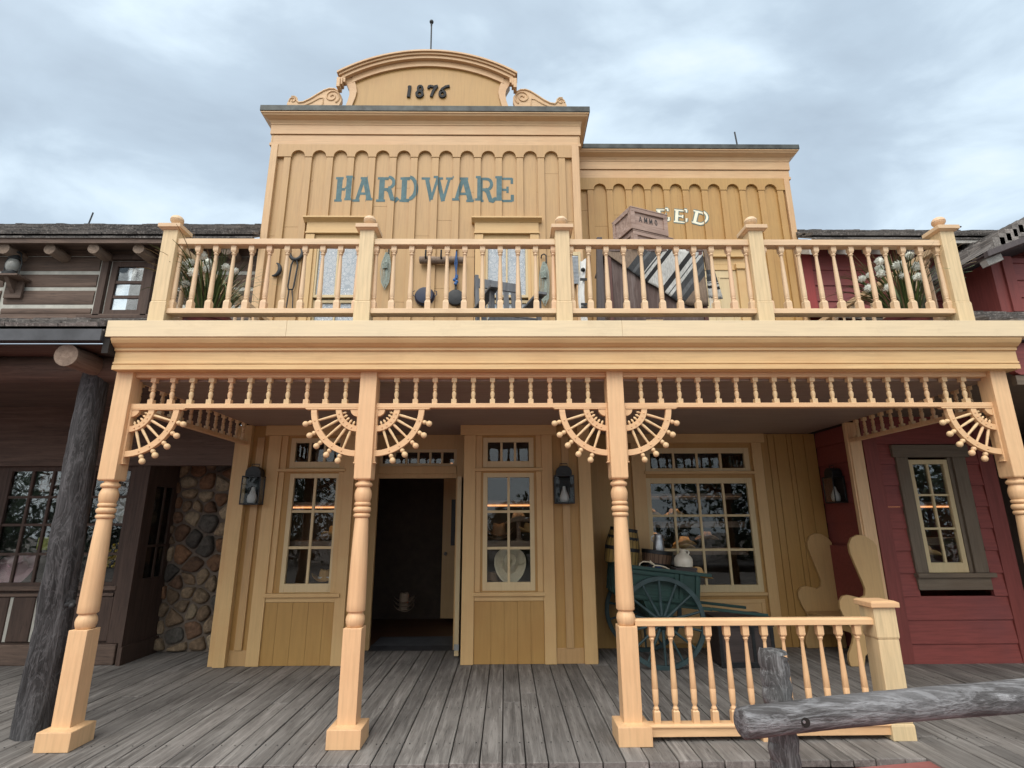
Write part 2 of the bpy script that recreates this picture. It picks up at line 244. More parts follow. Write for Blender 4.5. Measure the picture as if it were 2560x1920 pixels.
# ---------------------------------------------------------------- mesh and object helpers
SPLIT = {'window_casing', 'corner_board', 'sill', 'pilaster', 'log_wall', 'sill_log', 'door_casing', 'door_frame', 'recess_wall', 'strap', 'wall_core', 'inside_wall', 'side_beam', 'shop_floor', 'back_wall', 'soffit', 'side_wall', 'chinking', 'dark_stripe', 'recess_trim', 'wall_board', 'window_head', 'door_head', 'corner_post', 'frame', 'eave_board', 'framing', 'door_rail', 'board_joint', 'bargeboard', 'ribbed_plate_'}
WL = {}                                     # world location of every object that parents something
class MB:
    def __init__(s): s.P = []; s.v = []; s.f = []; s.c = []; s.col = None; s.M = None; s.uv = []
    def add(s, vs, fs):
        n = len(s.v); s.P.append((n, len(s.f)))
        if s.M is not None: vs = [s.M @ Vector(p) for p in vs]
        s.v += [tuple(p) for p in vs]
        for f in fs: s.f.append([n+i for i in f]); s.c.append(s.col)
        return s
    def box(s, x0, x1, y0, y1, z0, z1):
        return s.add([(x0,y0,z0),(x1,y0,z0),(x1,y1,z0),(x0,y1,z0),(x0,y0,z1),(x1,y0,z1),(x1,y1,z1),(x0,y1,z1)],
                     [(0,3,2,1),(4,5,6,7),(0,1,5,4),(1,2,6,5),(2,3,7,6),(3,0,4,7)])
    def frust(s, cx, cy, z0, z1, a0, a1):
        return s.add([(cx-a0,cy-a0,z0),(cx+a0,cy-a0,z0),(cx+a0,cy+a0,z0),(cx-a0,cy+a0,z0),(cx-a1,cy-a1,z1),(cx+a1,cy-a1,z1),(cx+a1,cy+a1,z1),(cx-a1,cy+a1,z1)],
                     [(0,3,2,1),(4,5,6,7),(0,1,5,4),(1,2,6,5),(2,3,7,6),(3,0,4,7)])
    def prism(s, poly, y0, y1, axis='y'):
        """poly of (a, b) pairs swept along an axis; axis y: (x,z), x: (y,z), z: (x,y)"""
        ar = sum(poly[i-1][0]*poly[i][1]-poly[i][0]*poly[i-1][1] for i in range(len(poly)))
        if ar < 0: poly = poly[::-1]
        mk = {'y': lambda a, b, t: (a, t, b), 'x': lambda a, b, t: (t, a, b), 'z': lambda a, b, t: (a, b, t)}[axis]
        n = len(poly); vs = [mk(a, b, y0) for a, b in poly]+[mk(a, b, y1) for a, b in poly]
        fs = [list(range(n)), list(range(2*n-1, n-1, -1))]+[(i, n+i, n+(i+1) % n, (i+1) % n) for i in range(n)]
        if axis != 'y': fs = [f[::-1] for f in fs]
        return s.add(vs, fs)
    def lathe(s, prof, c=(0, 0, 0), n=16, axis=None, cap=True):
        """prof of (height, radius) along an axis (default z) from c"""
        c = Vector(c); az = Vector(axis or (0, 0, 1)).normalized(); ax = az.orthogonal().normalized(); ay = az.cross(ax)
        vs = []; fs = []
        for h, r in prof:
            for i in range(n):
                t = 2*math.pi*i/n; vs.append(c+az*h+ax*(r*math.cos(t))+ay*(r*math.sin(t)))
        for k in range(len(prof)-1):
            for i in range(n): j = (i+1) % n; fs.append((k*n+i, k*n+j, (k+1)*n+j, (k+1)*n+i))
        if cap: fs.append(list(range(n-1, -1, -1))); fs.append(list(range((len(prof)-1)*n, len(prof)*n)))
        return s.add(vs, fs)
    def ball(s, c, r, n=14, m=9, sq=1.0):
        return s.lathe([(-r*sq*math.cos(math.pi*k/m), max(1e-4, r*math.sin(math.pi*k/m))) for k in range(m+1)], c, n)
    def tube(s, pts, r, n=8, closed=False):
        pts = [Vector(p) for p in pts]; rs = r if isinstance(r, (list, tuple)) else [r]*len(pts)
        vs = []; fs = []; ref = None
        for k, p in enumerate(pts):
            d = (pts[min(k+1, len(pts)-1)]-pts[max(k-1, 0)]); d = d.normalized() if d.length > 1e-9 else Vector((0, 0, 1))
            if ref is None: ref = d.orthogonal().normalized()
            ref = (ref-d*ref.dot(d)); ref = ref.normalized() if ref.length > 1e-6 else d.orthogonal().normalized(); b = d.cross(ref)
            for i in range(n): t = 2*math.pi*i/n; vs.append(p+ref*(rs[k]*math.cos(t))+b*(rs[k]*math.sin(t)))
        for k in range(len(pts)-1):
            for i in range(n): j = (i+1) % n; fs.append((k*n+i, k*n+j, (k+1)*n+j, (k+1)*n+i))
        fs.append(list(range(n-1, -1, -1))); fs.append(list(range((len(pts)-1)*n, len(pts)*n)))
        return s.add(vs, fs)
    def sheet(s, grid):
        h = len(grid); w = len(grid[0]); vs = [p for row in grid for p in row]
        return s.add(vs, [(r*w+c, r*w+c+1, (r+1)*w+c+1, (r+1)*w+c) for r in range(h-1) for c in range(w-1)])
    def mesh(s, name, m, smooth=0, origin=(0, 0, 0)):
        me = bpy.data.meshes.new(name); o = Vector(origin)
        me.from_pydata([tuple(Vector(p)-o) for p in s.v], [], s.f); me.update()
        if any(c is not None for c in s.c):
            a = me.attributes.new('tint', 'FLOAT_COLOR', 'FACE'); fl = []
            for c in s.c: c = c or (.5, .5, .5); fl += [c[0], c[1], c[2], 1]
            a.data.foreach_set('color', fl)
        if m: me.materials.append(M[m])
        bm = bmesh.new(); bm.from_mesh(me); bmesh.ops.recalc_face_normals(bm, faces=bm.faces); bm.to_mesh(me); bm.free()
        if smooth:
            me.polygons.foreach_set('use_smooth', [True]*len(me.polygons)); me.set_sharp_from_angle(angle=R(smooth))
        return me
    def build(s, name, m, parent=None, smooth=0, bev=0, local=False, **tags):
        if name in SPLIT and len(s.P) > 1:
            ends = s.P[1:]+[(len(s.v), len(s.f))]
            for (va, fa), (vb, fb) in zip(s.P, ends):
                q = MB(); q.add(s.v[va:vb], [[i-va for i in f] for f in s.f[fa:fb]]); o = q.build(name, m, parent, smooth, bev, local, **tags)
            return o
        me = s.mesh(name, m, smooth, WL[parent] if parent and not local else (0, 0, 0))
        return link(name, me, parent, bev=bev, **tags)
def link(name, me, parent=None, loc=(0, 0, 0), bev=0, rot=None, **tags):
    o = bpy.data.objects.new(name, me); COL.objects.link(o); o.location = loc
    if rot: o.rotation_euler = rot
    if parent: o.parent = parent
    WL[o] = (WL[parent] if parent else Vector((0, 0, 0)))+Vector(loc)
    if bev:
        b = o.modifiers.new('bevel', 'BEVEL'); b.width = bev; b.segments = 2; b.limit_method = 'ANGLE'; b.angle_limit = R(40)
    for k, v in tags.items(): o[k] = v
    return o
def thing(name, label, cat, loc=(0, 0, 0), rot=None, group=None):
    o = link(name, None, None, loc, rot=rot); o.empty_display_size = .2; o['label'] = label; o['category'] = cat
    if group: o['group'] = group
    return o
def single(mb, name, m, label, cat, loc, smooth=0, bev=0, group=None, rot=None, world=True):
    """a thing that is one mesh: its origin sits at loc"""
    me = mb.mesh(name, m, smooth, loc if world else (0, 0, 0)); o = link(name, me, None, loc, bev, rot)
    o['label'] = label; o['category'] = cat
    if group: o['group'] = group
    return o
def roughen(mb, amp, freq, v0=0, stretch=(1, 1, 1), seed=0):
    """knock a turned log out of true: bumps of a few millimetres along the way from its axis"""
    n = len(mb.v); out = list(mb.v)
    for i in range(v0, n):
        p = Vector(mb.v[i]); q = Vector((p.x*freq*stretch[0]+seed, p.y*freq*stretch[1], p.z*freq*stretch[2]))
        d = mnoise.noise_vector(q)+.5*mnoise.noise_vector(q*2.3)+.35*mnoise.noise_vector(q*5.1); out[i] = tuple(p+d*amp)
    mb.v = out; return mb
def struct(mb, name, m, smooth=0): return mb.build(name, m, None, smooth, kind='structure')
def ysheet(x0, x1, z0, z1, holes, y0, y1, mb):
    """wall slab between y0 and y1 with rectangular holes (x0,x1,z0,z1), cut into butted boxes"""
    xs = sorted({x0, x1, *[h[0] for h in holes], *[h[1] for h in holes]}); xs = [x for x in xs if x0 <= x <= x1]
    for a, b in zip(xs, xs[1:]):
        hs = sorted([h for h in holes if h[0] <= a+1e-6 and h[1] >= b-1e-6], key=lambda h: h[2]); z = z0
        for h in hs:
            if h[2] > z: mb.box(a, b, y0, y1, z, h[2])
            z = max(z, h[3])
        if z < z1: mb.box(a, b, y0, y1, z, z1)
    return mb
# ---------------------------------------------------------------- ground and deck
g = MB(); g.add([(-60,-60,-.17),(60,-60,-.17),(60,60,-.17),(-60,60,-.17)], [(0,1,2,3)]); struct(g, 'street', 'street')
g = MB(); g.add([(-12,.2,-.16),(.9,.2,-.16),(3.115,.2,-.004),(-12,4.27,-.16),(.9,4.27,-.16),(3.115,4.27,-.004)], [(0,1,4,3),(1,2,5,4)]); struct(g, 'pavement', 'pave')
dk = MB(); x = -12.0; wide = 0; edges = []
anchor = [-2.392, -2.177, -2.018, -1.853, -1.685, -1.474, -1.315, -1.097, -.943, -.777, -.566, -.398, -.185, -.027, .139, .298, .512, .678]
xs = []; t = anchor[0]
while t > -9.5: t -= .165 if wide else .212; wide ^= 1; xs.append(t)
xs = xs[::-1]+anchor; t = anchor[-1]; k = 0
pat = [.158, .165, .21, .162, .158, .212]
while t < 9.5: t += pat[k % 6]; k += 1; xs.append(t)
for a, b in zip(xs, xs[1:]):
    y0 = 4.272+rnd.uniform(-.006, .006) if b < 3.12 else 1.2
    cuts = [y0]+([4.3+rnd.uniform(1.2, 2.6)] if rnd.random() < .35 else [])+[8.4]
    if b >= 3.12: cuts = [y0, 3.2+rnd.uniform(0, 3), 8.4]
    for c, d in zip(cuts, cuts[1:]):
        dk.col = (rnd.random(), rnd.random(), rnd.random()); dz = rnd.uniform(-.003, .002)
        dk.box(a+.0045, b-.0045, c+.001, d-.002, -.048, dz)
struct(dk, 'deck', 'deck').modifiers.new('bevel', 'BEVEL').width = .004
nl = MB()
for a, b in zip(xs, xs[1:]):
    for yy in (4.62, 5.42, 6.25):
        if b < 3.1 or yy > 4:
            for q in (.2, .8): nl.lathe([(.0022, .0055), (.0045, .0045)], (a+(b-a)*q+rnd.uniform(-.008, .008), yy+rnd.uniform(-.012, .012), 0), 6)
struct(nl, 'deck_nails', 'black')
rim = MB(); rim.box(-9.4, 3.05, 4.32, 4.36, -.17, -.05); rim.box(3.12, 3.16, 1.25, 4.3, -.16, -.05); struct(rim, 'deck_joist', 'dark')

# ---------------------------------------------------------------- the porch
PX = [-3.3365, -1.2045, .966, 4.4015]; PY = 4.637
porch = thing('porch', 'cream painted timber porch with turned posts, spindle friezes and sunburst brackets across the store front', 'porch', (.55, 5.6, 0))
def post_mesh():
    m = MB(); m.frust(0, 0, 0, .132, .128, .128); m.frust(0, 0, .132, .146, .128, .082)
    m.frust(0, 0, .14, .82, .0725, .0725)
    m.lathe([(.818, .055), (.826, .063), (.85, .072), (.875, .0755), (.90, .071), (.92, .060), (.928, .056), (.932, .061), (.938, .071), (.944, .0735), (1.0, .0735), (1.2, .0705), (1.45, .064), (1.655, .056), (1.664, .054)], n=28)
    for z0, z1, r in ((1.664, 1.702, .069), (1.704, 1.757, .073), (1.759, 1.793, .068), (1.916, 1.956, .072)):
        c = (z0+z1)/2; h = (z1-z0)/2; m.lathe([(c-h*math.cos(math.pi*k/8), r-h*.95+h*.95*math.sin(math.pi*k/8)) for k in range(9)], n=28)
    m.lathe([(1.785, .052), (1.795, .06), (1.82, .0685), (1.86, .0715), (1.885, .066), (1.905, .057), (1.92, .053), (1.945, .06), (1.962, .052), (1.978, .05)], n=28)
    m.frust(0, 0, 1.974, 1.984, .064, .0725); m.frust(0, 0, 1.984, 2.93, .0725, .0725)
    return m.mesh('porch_post', 'post', 38)
pm = post_mesh(); pl = WL[porch]
for x in PX: link('porch_post', pm, porch, Vector((x, PY, 0))-pl, bev=.004)
e = MB()    # entablature with its cornice profile
prof = [(4.66, 3.33), (4.40, 3.333), (4.40, 3.184), (4.412, 3.184), (4.416, 3.165), (4.432, 3.138), (4.462, 3.116), (4.482, 3.110), (4.482, 3.084), (4.500, 3.082), (4.500, 2.985), (4.490, 2.983), (4.490, 2.966), (4.500, 2.964), (4.500, 2.958), (4.488, 2.956), (4.488, 2.914), (4.66, 2.914)]
e2 = MB(); e2.prism(prof[3:], -3.405, 4.545, 'x'); e2.build('cornice', 'beam', porch, bev=.002)
for a, b in ((-3.447, -1.90), (-1.899, 1.02), (1.021, 4.62)):
    f = MB(); f.prism([(4.40, 3.184), (4.47, 3.184), (4.47, 3.325), (4.402, 3.333)], a, b, 'x'); f.build('fascia_board', 'fascia', porch, bev=.003)
s = MB(); s.box(-3.447, -3.36, 4.472, 6.9, 3.184, 3.33); s.box(-3.40, -3.30, 4.665, 6.9, 2.914, 3.18); s.build('side_beam', 'beam', porch)
s = MB(); s.box(4.52, 4.62, 4.472, 7.2, 3.184, 3.33); s.box(4.40, 4.54, 4.665, 6.8, 2.914, 3.18); s.build('side_beam', 'beam', porch)
fl = MB(); fl.box(-3.35, 4.51, 4.475, 7.72, 3.20, 3.318); fl.build('balcony_floor', 'deckdark', porch)
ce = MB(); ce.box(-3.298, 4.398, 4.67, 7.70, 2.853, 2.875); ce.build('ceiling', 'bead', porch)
def spindle_mesh():
    m = MB(); m.frust(0, 0, 0, .040, .0225, .0225); m.frust(0, 0, .196, .236, .0225, .0225)
    m.lathe([(.038, .020), (.046, .014), (.052, .0145), (.075, .0195), (.092, .0205), (.106, .017), (.113, .0125), (.118, .0165), (.124, .0195), (.130, .0165), (.135, .0125), (.140, .017), (.155, .0195), (.172, .0165), (.184, .0125), (.189, .0155), (.194, .0155), (.2, .013)], n=14)
    return m.mesh('spindle', 'spindle', 38)
sm = spindle_mesh()
def frieze(p0, p1, n, first=None, step=None):
    p0, p1 = Vector(p0), Vector(p1); d = (p1-p0); L = d.length; d.normalize()
    along_x = abs(d.x) > .5
    f = MB()
    def bar(w, z0, z1):
        if along_x: f.box(p0.x, p1.x, p0.y-w, p0.y+w, z0, z1)
        else: f.box(p0.x-w, p0.x+w, p0.y, p1.y, z0, z1)
    bar(.035, 2.872, 2.913); bar(.043, 2.90, 2.9135); bar(.0325, 2.597, 2.637)
    o = f.build('spindle_frieze', 'post_x' if along_x else 'post', porch, bev=.003)
    st = step or L/n; st0 = first if first is not None else st/2
    for k in range(n): link('spindle', sm, o, Vector((p0.x, p0.y, 0))+d*(st0+st*k)+Vector((0, 0, 2.637))-WL[o])
frieze((PX[0]+.0725, PY, 0), (PX[1]-.0725, PY, 0), 11, .152, .1695)
frieze((PX[1]+.0725, PY, 0), (PX[2]-.0725, PY, 0), 11, .166, .1700)
frieze((PX[2]+.0725, PY, 0), (PX[3]-.0725, PY, 0), 18, .170, .1715)
frieze((PX[0], PY+.0725, 0), (PX[0], 6.872, 0), 13)
frieze((4.44, PY+.0725, 0), (4.49, 6.80, 0), 13)
def bracket_mesh():
    m = MB(); y = .021
    def arc(r0, r1, yy, n=20):
        for k in range(n):
            a, b = math.pi/2*k/n, math.pi/2*(k+1)/n
            P = [(r1*math.cos(a), -r1*math.sin(a)), (r1*math.cos(b), -r1*math.sin(b)), (r0*math.cos(b), -r0*math.sin(b)), (r0*math.cos(a), -r0*math.sin(a))]
            i = len(m.v); vs = [(p[0], -yy, p[1]) for p in P]+[(p[0], yy, p[1]) for p in P]
            m.add(vs, [(0,1,2,3),(7,6,5,4),(0,4,5,1),(2,6,7,3)])
    arc(.372, .422, y); arc(.158, .208, y)
    m.box(0, .462, -.026, .026, -.013, 0); m.box(0, .016, -.026, .026, -.47, -.013)
    m.prism([(.016, -.013)]+[(.016+.062*math.cos(a), -.013-.062*math.sin(a)) for a in [math.pi/2*k/8 for k in range(9)]], -.02, .02)
    m.prism([(.462, 0), (.475, 0), (.462, -.013)], -.024, .024); m.box(0, .024, -.028, .028, -.482, -.471)
    for a in (16.5, 29.5, 43, 57, 70.5):
        for r in (.183, .397):
            m.ball((r*math.cos(R(a)), -y-.001, -r*math.sin(R(a))), .007, 8, 5)
    return m
def spoke_mesh():
    m = MB(); Y = None
    m.lathe([(.118, .002), (.128, .009), (.136, .0115), (.146, .009), (.158, .0085)], (0, 0, 0), 10, (1, 0, 0))
    m.lathe([(.2, .0105), (.24, .0125), (.37, .0095), (.375, .0095)], (0, 0, 0), 12, (1, 0, 0))
    m.lathe([(.42, .011), (.434, .019), (.444, .0205), (.454, .017), (.462, .011)], (0, 0, 0), 12, (1, 0, 0))
    m.lathe([(.455, .008), (.462, .016), (.472, .0235), (.484, .0265), (.497, .024), (.507, .015), (.511, .001)], (0, 0, 0), 14, (1, 0, 0))
    return m.mesh('spoke', 'spindle', 40)
def mirrored(m):
    n = MB(); n.add([(-p[0], p[1], p[2]) for p in m.v], [f[::-1] for f in m.f]); return n
bmR = bracket_mesh(); bL = mirrored(bmR).mesh('sunburst_bracket', 'post_x', 35); bR = bmR.mesh('sunburst_bracket', 'post_x', 35); spm = spoke_mesh()
for x, sg in ((PX[0]+.0725, 1), (PX[1]-.0725, -1), (PX[1]+.0725, 1), (PX[2]-.0725, -1), (PX[2]+.0725, 1), (PX[3]-.0725, -1)):
    o = link('sunburst_bracket', bR if sg > 0 else bL, porch, Vector((x, PY-.008, 2.596))-pl, bev=.002)
    for a in (16.5, 29.5, 43, 57, 70.5): link('spoke', spm, o, (0, 0, 0), rot=(0, R(a) if sg > 0 else R(180-a), 0))
# rear posts where the porch meets the walls
m = MB(); m.box(4.39, 4.575, 6.80, 6.86, 0, 2.853); m.box(4.41, 4.56, 6.785, 6.80, 0, 2.853); m.build('rear_post', 'post', porch, bev=.004)

# ---------------------------------------------------------------- balcony railing
brail = thing('balcony_railing', 'cream balcony railing of turned balusters between five ball-topped newels above the porch', 'railing', (.53, 4.57, 3.325))
NX = [-3.112, -1.29, .533, 2.357, 4.18]; NY = 4.573; bl = WL[brail]
def newel_mesh():
    m = MB(); w = .0725
    m.box(-w, w, -w, w, 0, .22); m.frust(0, 0, .22, .235, w, w-.006); m.frust(0, 0, .235, .948, w-.006, w-.006); return m.mesh('newel', 'newel')
def cap_mesh():
    m = MB(); m.frust(0, 0, 0, .012, .072, .092); m.box(-.103, .103, -.103, .103, .012, .05); m.frust(0, 0, .05, .066, .103, .05); return m.mesh('newel_cap', 'rail_x')
def finial_mesh():
    m = MB(); m.lathe([(0, .034), (.012, .031), (.022, .026), (.030, .029), (.04, .044), (.056, .0555), (.062, .0575), (.065, .0535), (.068, .0535), (.071, .0575), (.088, .055), (.104, .043), (.116, .024), (.122, .003)], n=24); return m.mesh('finial', 'rail_z', 38)
nm, cm, fm = newel_mesh(), cap_mesh(), finial_mesh()
for x in NX:
    o = link('newel', nm, brail, Vector((x, NY, 3.325))-bl, bev=.004)
    link('newel_cap', cm, o, (0, 0, .948), bev=.003); link('finial', fm, o, (0, 0, 1.012))
def baluster_mesh():
    m = MB(); a = .026; z0 = 3.497; H = 4.137-z0
    m.frust(0, 0, 0, .075, a, a); m.frust(0, 0, .075, .092, a, .018); m.frust(0, 0, H-.066, H-.046, .017, .024); m.frust(0, 0, H-.046, H, .024, .024)
    m.lathe([(.088, .019), (.094, .0225), (.099, .0225), (.104, .018), (.108, .0185), (.113, .0225), (.118, .0225), (.122, .0195), (.13, .0225), (.17, .0225), (.3, .0205), (.45, .0165), (.535, .0135), (.545, .0135), (.552, .018), (.557, .022), (.563, .021), (.57, .016), (.58, .015)], n=16)
    return m.mesh('baluster', 'rail_z', 38)
bm_ = baluster_mesh()
for a, b in zip(NX, NX[1:]):
    h = MB(); h.box(a+.0665, b-.0665, NY-.045, NY+.045, 4.137, 4.196); h.build('handrail', 'rail_x', brail, bev=.004)
    h = MB(); h.box(a+.0665, b-.0665, NY-.05, NY+.05, 3.449, 3.497); h.build('bottom_rail', 'rail_x', brail, bev=.004)
    for k in range(11): link('baluster', bm_, brail, Vector((a+.083+k*.1656, NY, 3.497))-bl)
for x, y1 in ((NX[0], 6.93), (NX[4], 7.68)):
    h = MB(); h.box(x-.04, x+.04, NY+.07, y1, 4.137, 4.196); h.build('handrail', 'rail_x', brail, bev=.004)
    h = MB(); h.box(x-.045, x+.045, NY+.07, y1, 3.449, 3.497); h.build('bottom_rail', 'rail_x', brail, bev=.004)
    n = int((y1-NY)/.168)
    for k in range(1, n): link('baluster', bm_, brail, Vector((x, NY+.07+k*.168, 3.497))-bl)

# ---------------------------------------------------------------- lower porch railing
prail = thing('porch_railing', 'low cream balustrade closing the right half of the porch front', 'railing', (1.98, 4.637, 0)); pr = WL[prail]
h = MB(); h.prism([(4.60, .815), (4.60, .855), (4.612, .868), (4.662, .868), (4.674, .855), (4.674, .815)], 1.03, 2.97, 'x'); h.build('handrail', 'post_x', prail, bev=.003)
h = MB(); h.prism([(4.598, .036), (4.598, .097), (4.585, .10), (4.585, .112), (4.60, .122), (4.675, .122), (4.69, .112), (4.69, .10), (4.676, .097), (4.676, .036)], 1.05, 2.96, 'x'); h.build('bottom_rail', 'post_x', prail, bev=.002)
def pbal():
    m = MB(); z = .122; m.frust(0, 0, 0, .078, .0245, .0245); m.frust(0, 0, .078, .09, .0245, .015); H = .815-z
    m.frust(0, 0, H-.088, H-.072, .016, .0245); m.frust(0, 0, H-.072, H, .0245, .0245)
    m.lathe([(.084, .016), (.092, .0215), (.098, .0225), (.104, .021), (.11, .016), (.118, .0145), (.128, .019), (.142, .0225), (.232, .0245), (.236, .0225), (.240, .0245), (.33, .022), (.45, .0165), (.56, .0125), (.574, .012), (.580, .0155), (.585, .0155), (.588, .019), (.596, .021), (.602, .0185), (.606, .0155), (.615, .015)], n=16)
    return m.mesh('baluster', 'post', 38)
pb = pbal()
for k in range(12): link('baluster', pb, prail, Vector((1.165+.1503*k, PY, .122))-pr)
m = MB(); w = .09; m.box(2.942, 3.122, 4.575, 4.755, 0, .105); m.frust(3.032, 4.665, .105, .115, .09, .084); m.frust(3.032, 4.665, .115, .71, .084, .084); m.frust(3.032, 4.665, .71, .722, .084, .09); m.box(2.942, 3.122, 4.575, 4.755, .722, .948)
o = m.build('newel', 'newel', prail, bev=.004)
m = MB(); m.box(2.917, 3.147, 4.55, 4.78, .948, .985); m.frust(3.032, 4.665, .985, .997, .115, .09); m.build('newel_cap', 'post_x', o, bev=.004)
m = MB(); m.box(1.955, 2.02, 4.59, 4.68, 0, .036); m.build('foot', 'post_x', prail)
# ---------------------------------------------------------------- windows
def window(parent, x0, x1, z0, z1, y, cols, rows, fr=.05, mun=.026, dp=.045, m='sash', bottom=None, curtain=None, g='glass'):
    """sash whose glass area is x0..x1, z0..z1; cols and rows may be counts or lists of bar positions"""
    b = bottom or fr; f = MB(); yb = y+dp
    f.box(x0-fr, x0, y, yb, z0-b, z1+fr); f.box(x1, x1+fr, y, yb, z0-b, z1+fr); f.box(x0, x1, y, yb, z0-b, z0); f.box(x0, x1, y, yb, z1, z1+fr)
    vx = cols if isinstance(cols, list) else [x0+(x1-x0)*k/cols for k in range(1, cols)]
    hz = rows if isinstance(rows, list) else [z0+(z1-z0)*k/rows for k in range(1, rows)]
    for v in vx: f.box(v-mun/2, v+mun/2, y+.008, yb-.006, z0, z1)
    for h in hz: f.box(x0, x1, y+.010, yb-.008, h-mun/2, h+mun/2)
    o = f.build('window', m, parent, bev=.003)
    p = MB(); p.box(x0, x1, y+.026, y+.029, z0, z1); p.build('pane', 'clearglass' if curtain else g, o)
    if curtain: c = MB(); c.box(x0+.001, x1-.001, y+.034, y+.038, z0, z1); c.build('curtain', curtain, o)
    return o
def cornice(parent, x0, x1, y, zs, ov, m='trim_x', left=True, right=True, y1=None):
    """zs: flashing top, flashing bottom, crown bottom, frieze step, frieze bottom"""
    zt, zf, zc, z1, z2 = zs; yb = y1 or y+.6
    lo, ro = (ov if left else 0), (ov if right else 0)
    f = MB(); f.box(x0-lo-.012, x1+ro+.012, y-ov-.012, yb, zf, zt); f.build('flashing', 'flash', parent, bev=.004)
    c = MB(); steps = [(zf-.001, ov), (zf-.022, ov), (zf-.024, ov-.012), (zf-.05, ov-.025), (zc+.06, ov*.42), (zc+.02, ov*.3), (zc, ov*.3)]
    n = len(steps); vs = []
    for z, o in steps:
        l, r_ = (o if left else 0), (o if right else 0); vs += [(x0-l, yb, z), (x0-l, y-o, z), (x1+r_, y-o, z), (x1+r_, yb, z)]
    c.add(vs, [(k*4+i, k*4+i+1, k*4+i+5, k*4+i+4) for k in range(n-1) for i in range(3)]+[[0, 1, 2, 3], [4*n-4, 4*n-3, 4*n-2, 4*n-1]])
    c.build('cornice', m, parent)
    b = MB()
    def band(o, za, zb):
        b.box(x0-(o if left else 0), x1+(o if right else 0), y-o, yb, za, zb)
    band(.045, z1+.004, zc-.004); band(.028, z2+.05, z1-.004); band(.04, z2, z2+.046)
    b.build('frieze_board', m, parent, bev=.003)
def battens(parent, cxs, hw, zt, zb, y, m, x0, x1, ztop, holes=()):
    """battens with an arcaded board along their tops"""
    b = MB()
    for c in cxs:
        z = zb; segs = []
        for h in sorted([h for h in holes if h[0] < c+hw and h[1] > c-hw], key=lambda h: h[2]):
            if h[2] > z: segs.append((z, h[2]))
            z = max(z, h[3])
        segs.append((z, zt-.003))
        for s0, s1 in segs: b.box(c-hw, c+hw, y-.036, y-.002, s0, s1)
    b.build('batten_row', m, parent, bev=.003)
    P = [(x0, ztop), (x0, zt)]
    for a, c in zip(cxs, cxs[1:]):
        l, r_ = a+hw+.008, c-hw-.008; r = (r_-l)/2
        P += [(l, zt)]+[((l+r_)/2-r*math.cos(t), zt+.012+r*math.sin(t)) for t in [math.pi*k/14 for k in range(15)]]+[(r_, zt)]
    P += [(x1, zt), (x1, ztop)]
    a = MB(); a.prism(P, y-.044, y-.004); a.build('arcaded_board', m, parent, bev=.003)
def boards(parent, edges, z0, z1, y, m, holes=(), th=.02):
    b = MB()
    cuts = sorted({*edges, *[q for h in holes for q in h[:2]]})
    for a, c in zip(cuts, cuts[1:]):
        z = z0; segs = []
        for h in sorted([h for h in holes if h[0] < c-.001 and h[1] > a+.001], key=lambda h: h[2]):
            if h[2] > z: segs.append((z, h[2]))
            z = max(z, h[3])
        if z < z1: segs.append((z, z1))
        for s0, s1 in segs:
            t = s0
            while t < s1-.01:
                u = min(s1, t+rnd.uniform(.9, 2.3)); u = s1 if s1-u < .35 else u
                b.box(a+.001, c-.001, y, y+th, t+.0025, u-.0015); t = u
    return b.build('wall', m, parent)

# ---------------------------------------------------------------- the hardware building
hw = thing('hardware_building', 'tall yellow board and batten storefront with an arched 1876 crest and blue lettering', 'building', (-1.2, 7.6, 0))
HX0, HX1, HY = -3.49, 1.10, 6.95
core = MB()     # solid shell behind the boards, open at the shop front
ysheet(HX0, HX1, 2.88, 7.5, [(-2.70, -2.06, 3.35, 5.50), (-.29, .33, 3.35, 5.50)], HY+.022, HY+.1, core)
core.box(HX0, HX0+.1, HY+.1, 10, 0, 7.5); core.box(HX1-.1, HX1, HY+.1, 10, 0, 7.5); core.box(HX0, HX1, 10, 10.1, 0, 7.5); core.box(HX0+.1, HX1-.1, HY+.1, 10, 7.4, 7.5)
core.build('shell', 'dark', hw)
bx = [-3.238+.3141*k for k in range(14)]
uph = [(-2.84, -1.92, 3.3, 5.86), (-.44, .46, 3.3, 5.86)]
boards(hw, [HX0+.06]+bx+[HX1-.06], 3.32, 7.12, HY, 'wall', uph)
battens(hw, bx, .05, 6.90, 3.32, HY, 'wall', HX0+.09, HX1-.09, 7.115, uph)
cb = MB(); cb.box(HX0, HX0+.10, HY-.055, HY, 3.32, 7.11); cb.box(HX1-.105, HX1, HY-.055, HY, 3.32, 7.11); cb.build('corner_board', 'trim_z', hw, bev=.004)
sd_ = MB(); sd_.box(HX1, HX1+.012, HY-.03, 7.68, 3.32, 7.5); sd_.box(HX0-.012, HX0, HY-.03, 9.9, 2.9, 7.5); sd_.build('side_wall', 'wall', hw)
cornice(hw, HX0, HX1, HY, (7.695, 7.60, 7.455, 7.29, 7.10), .165, y1=9.0)
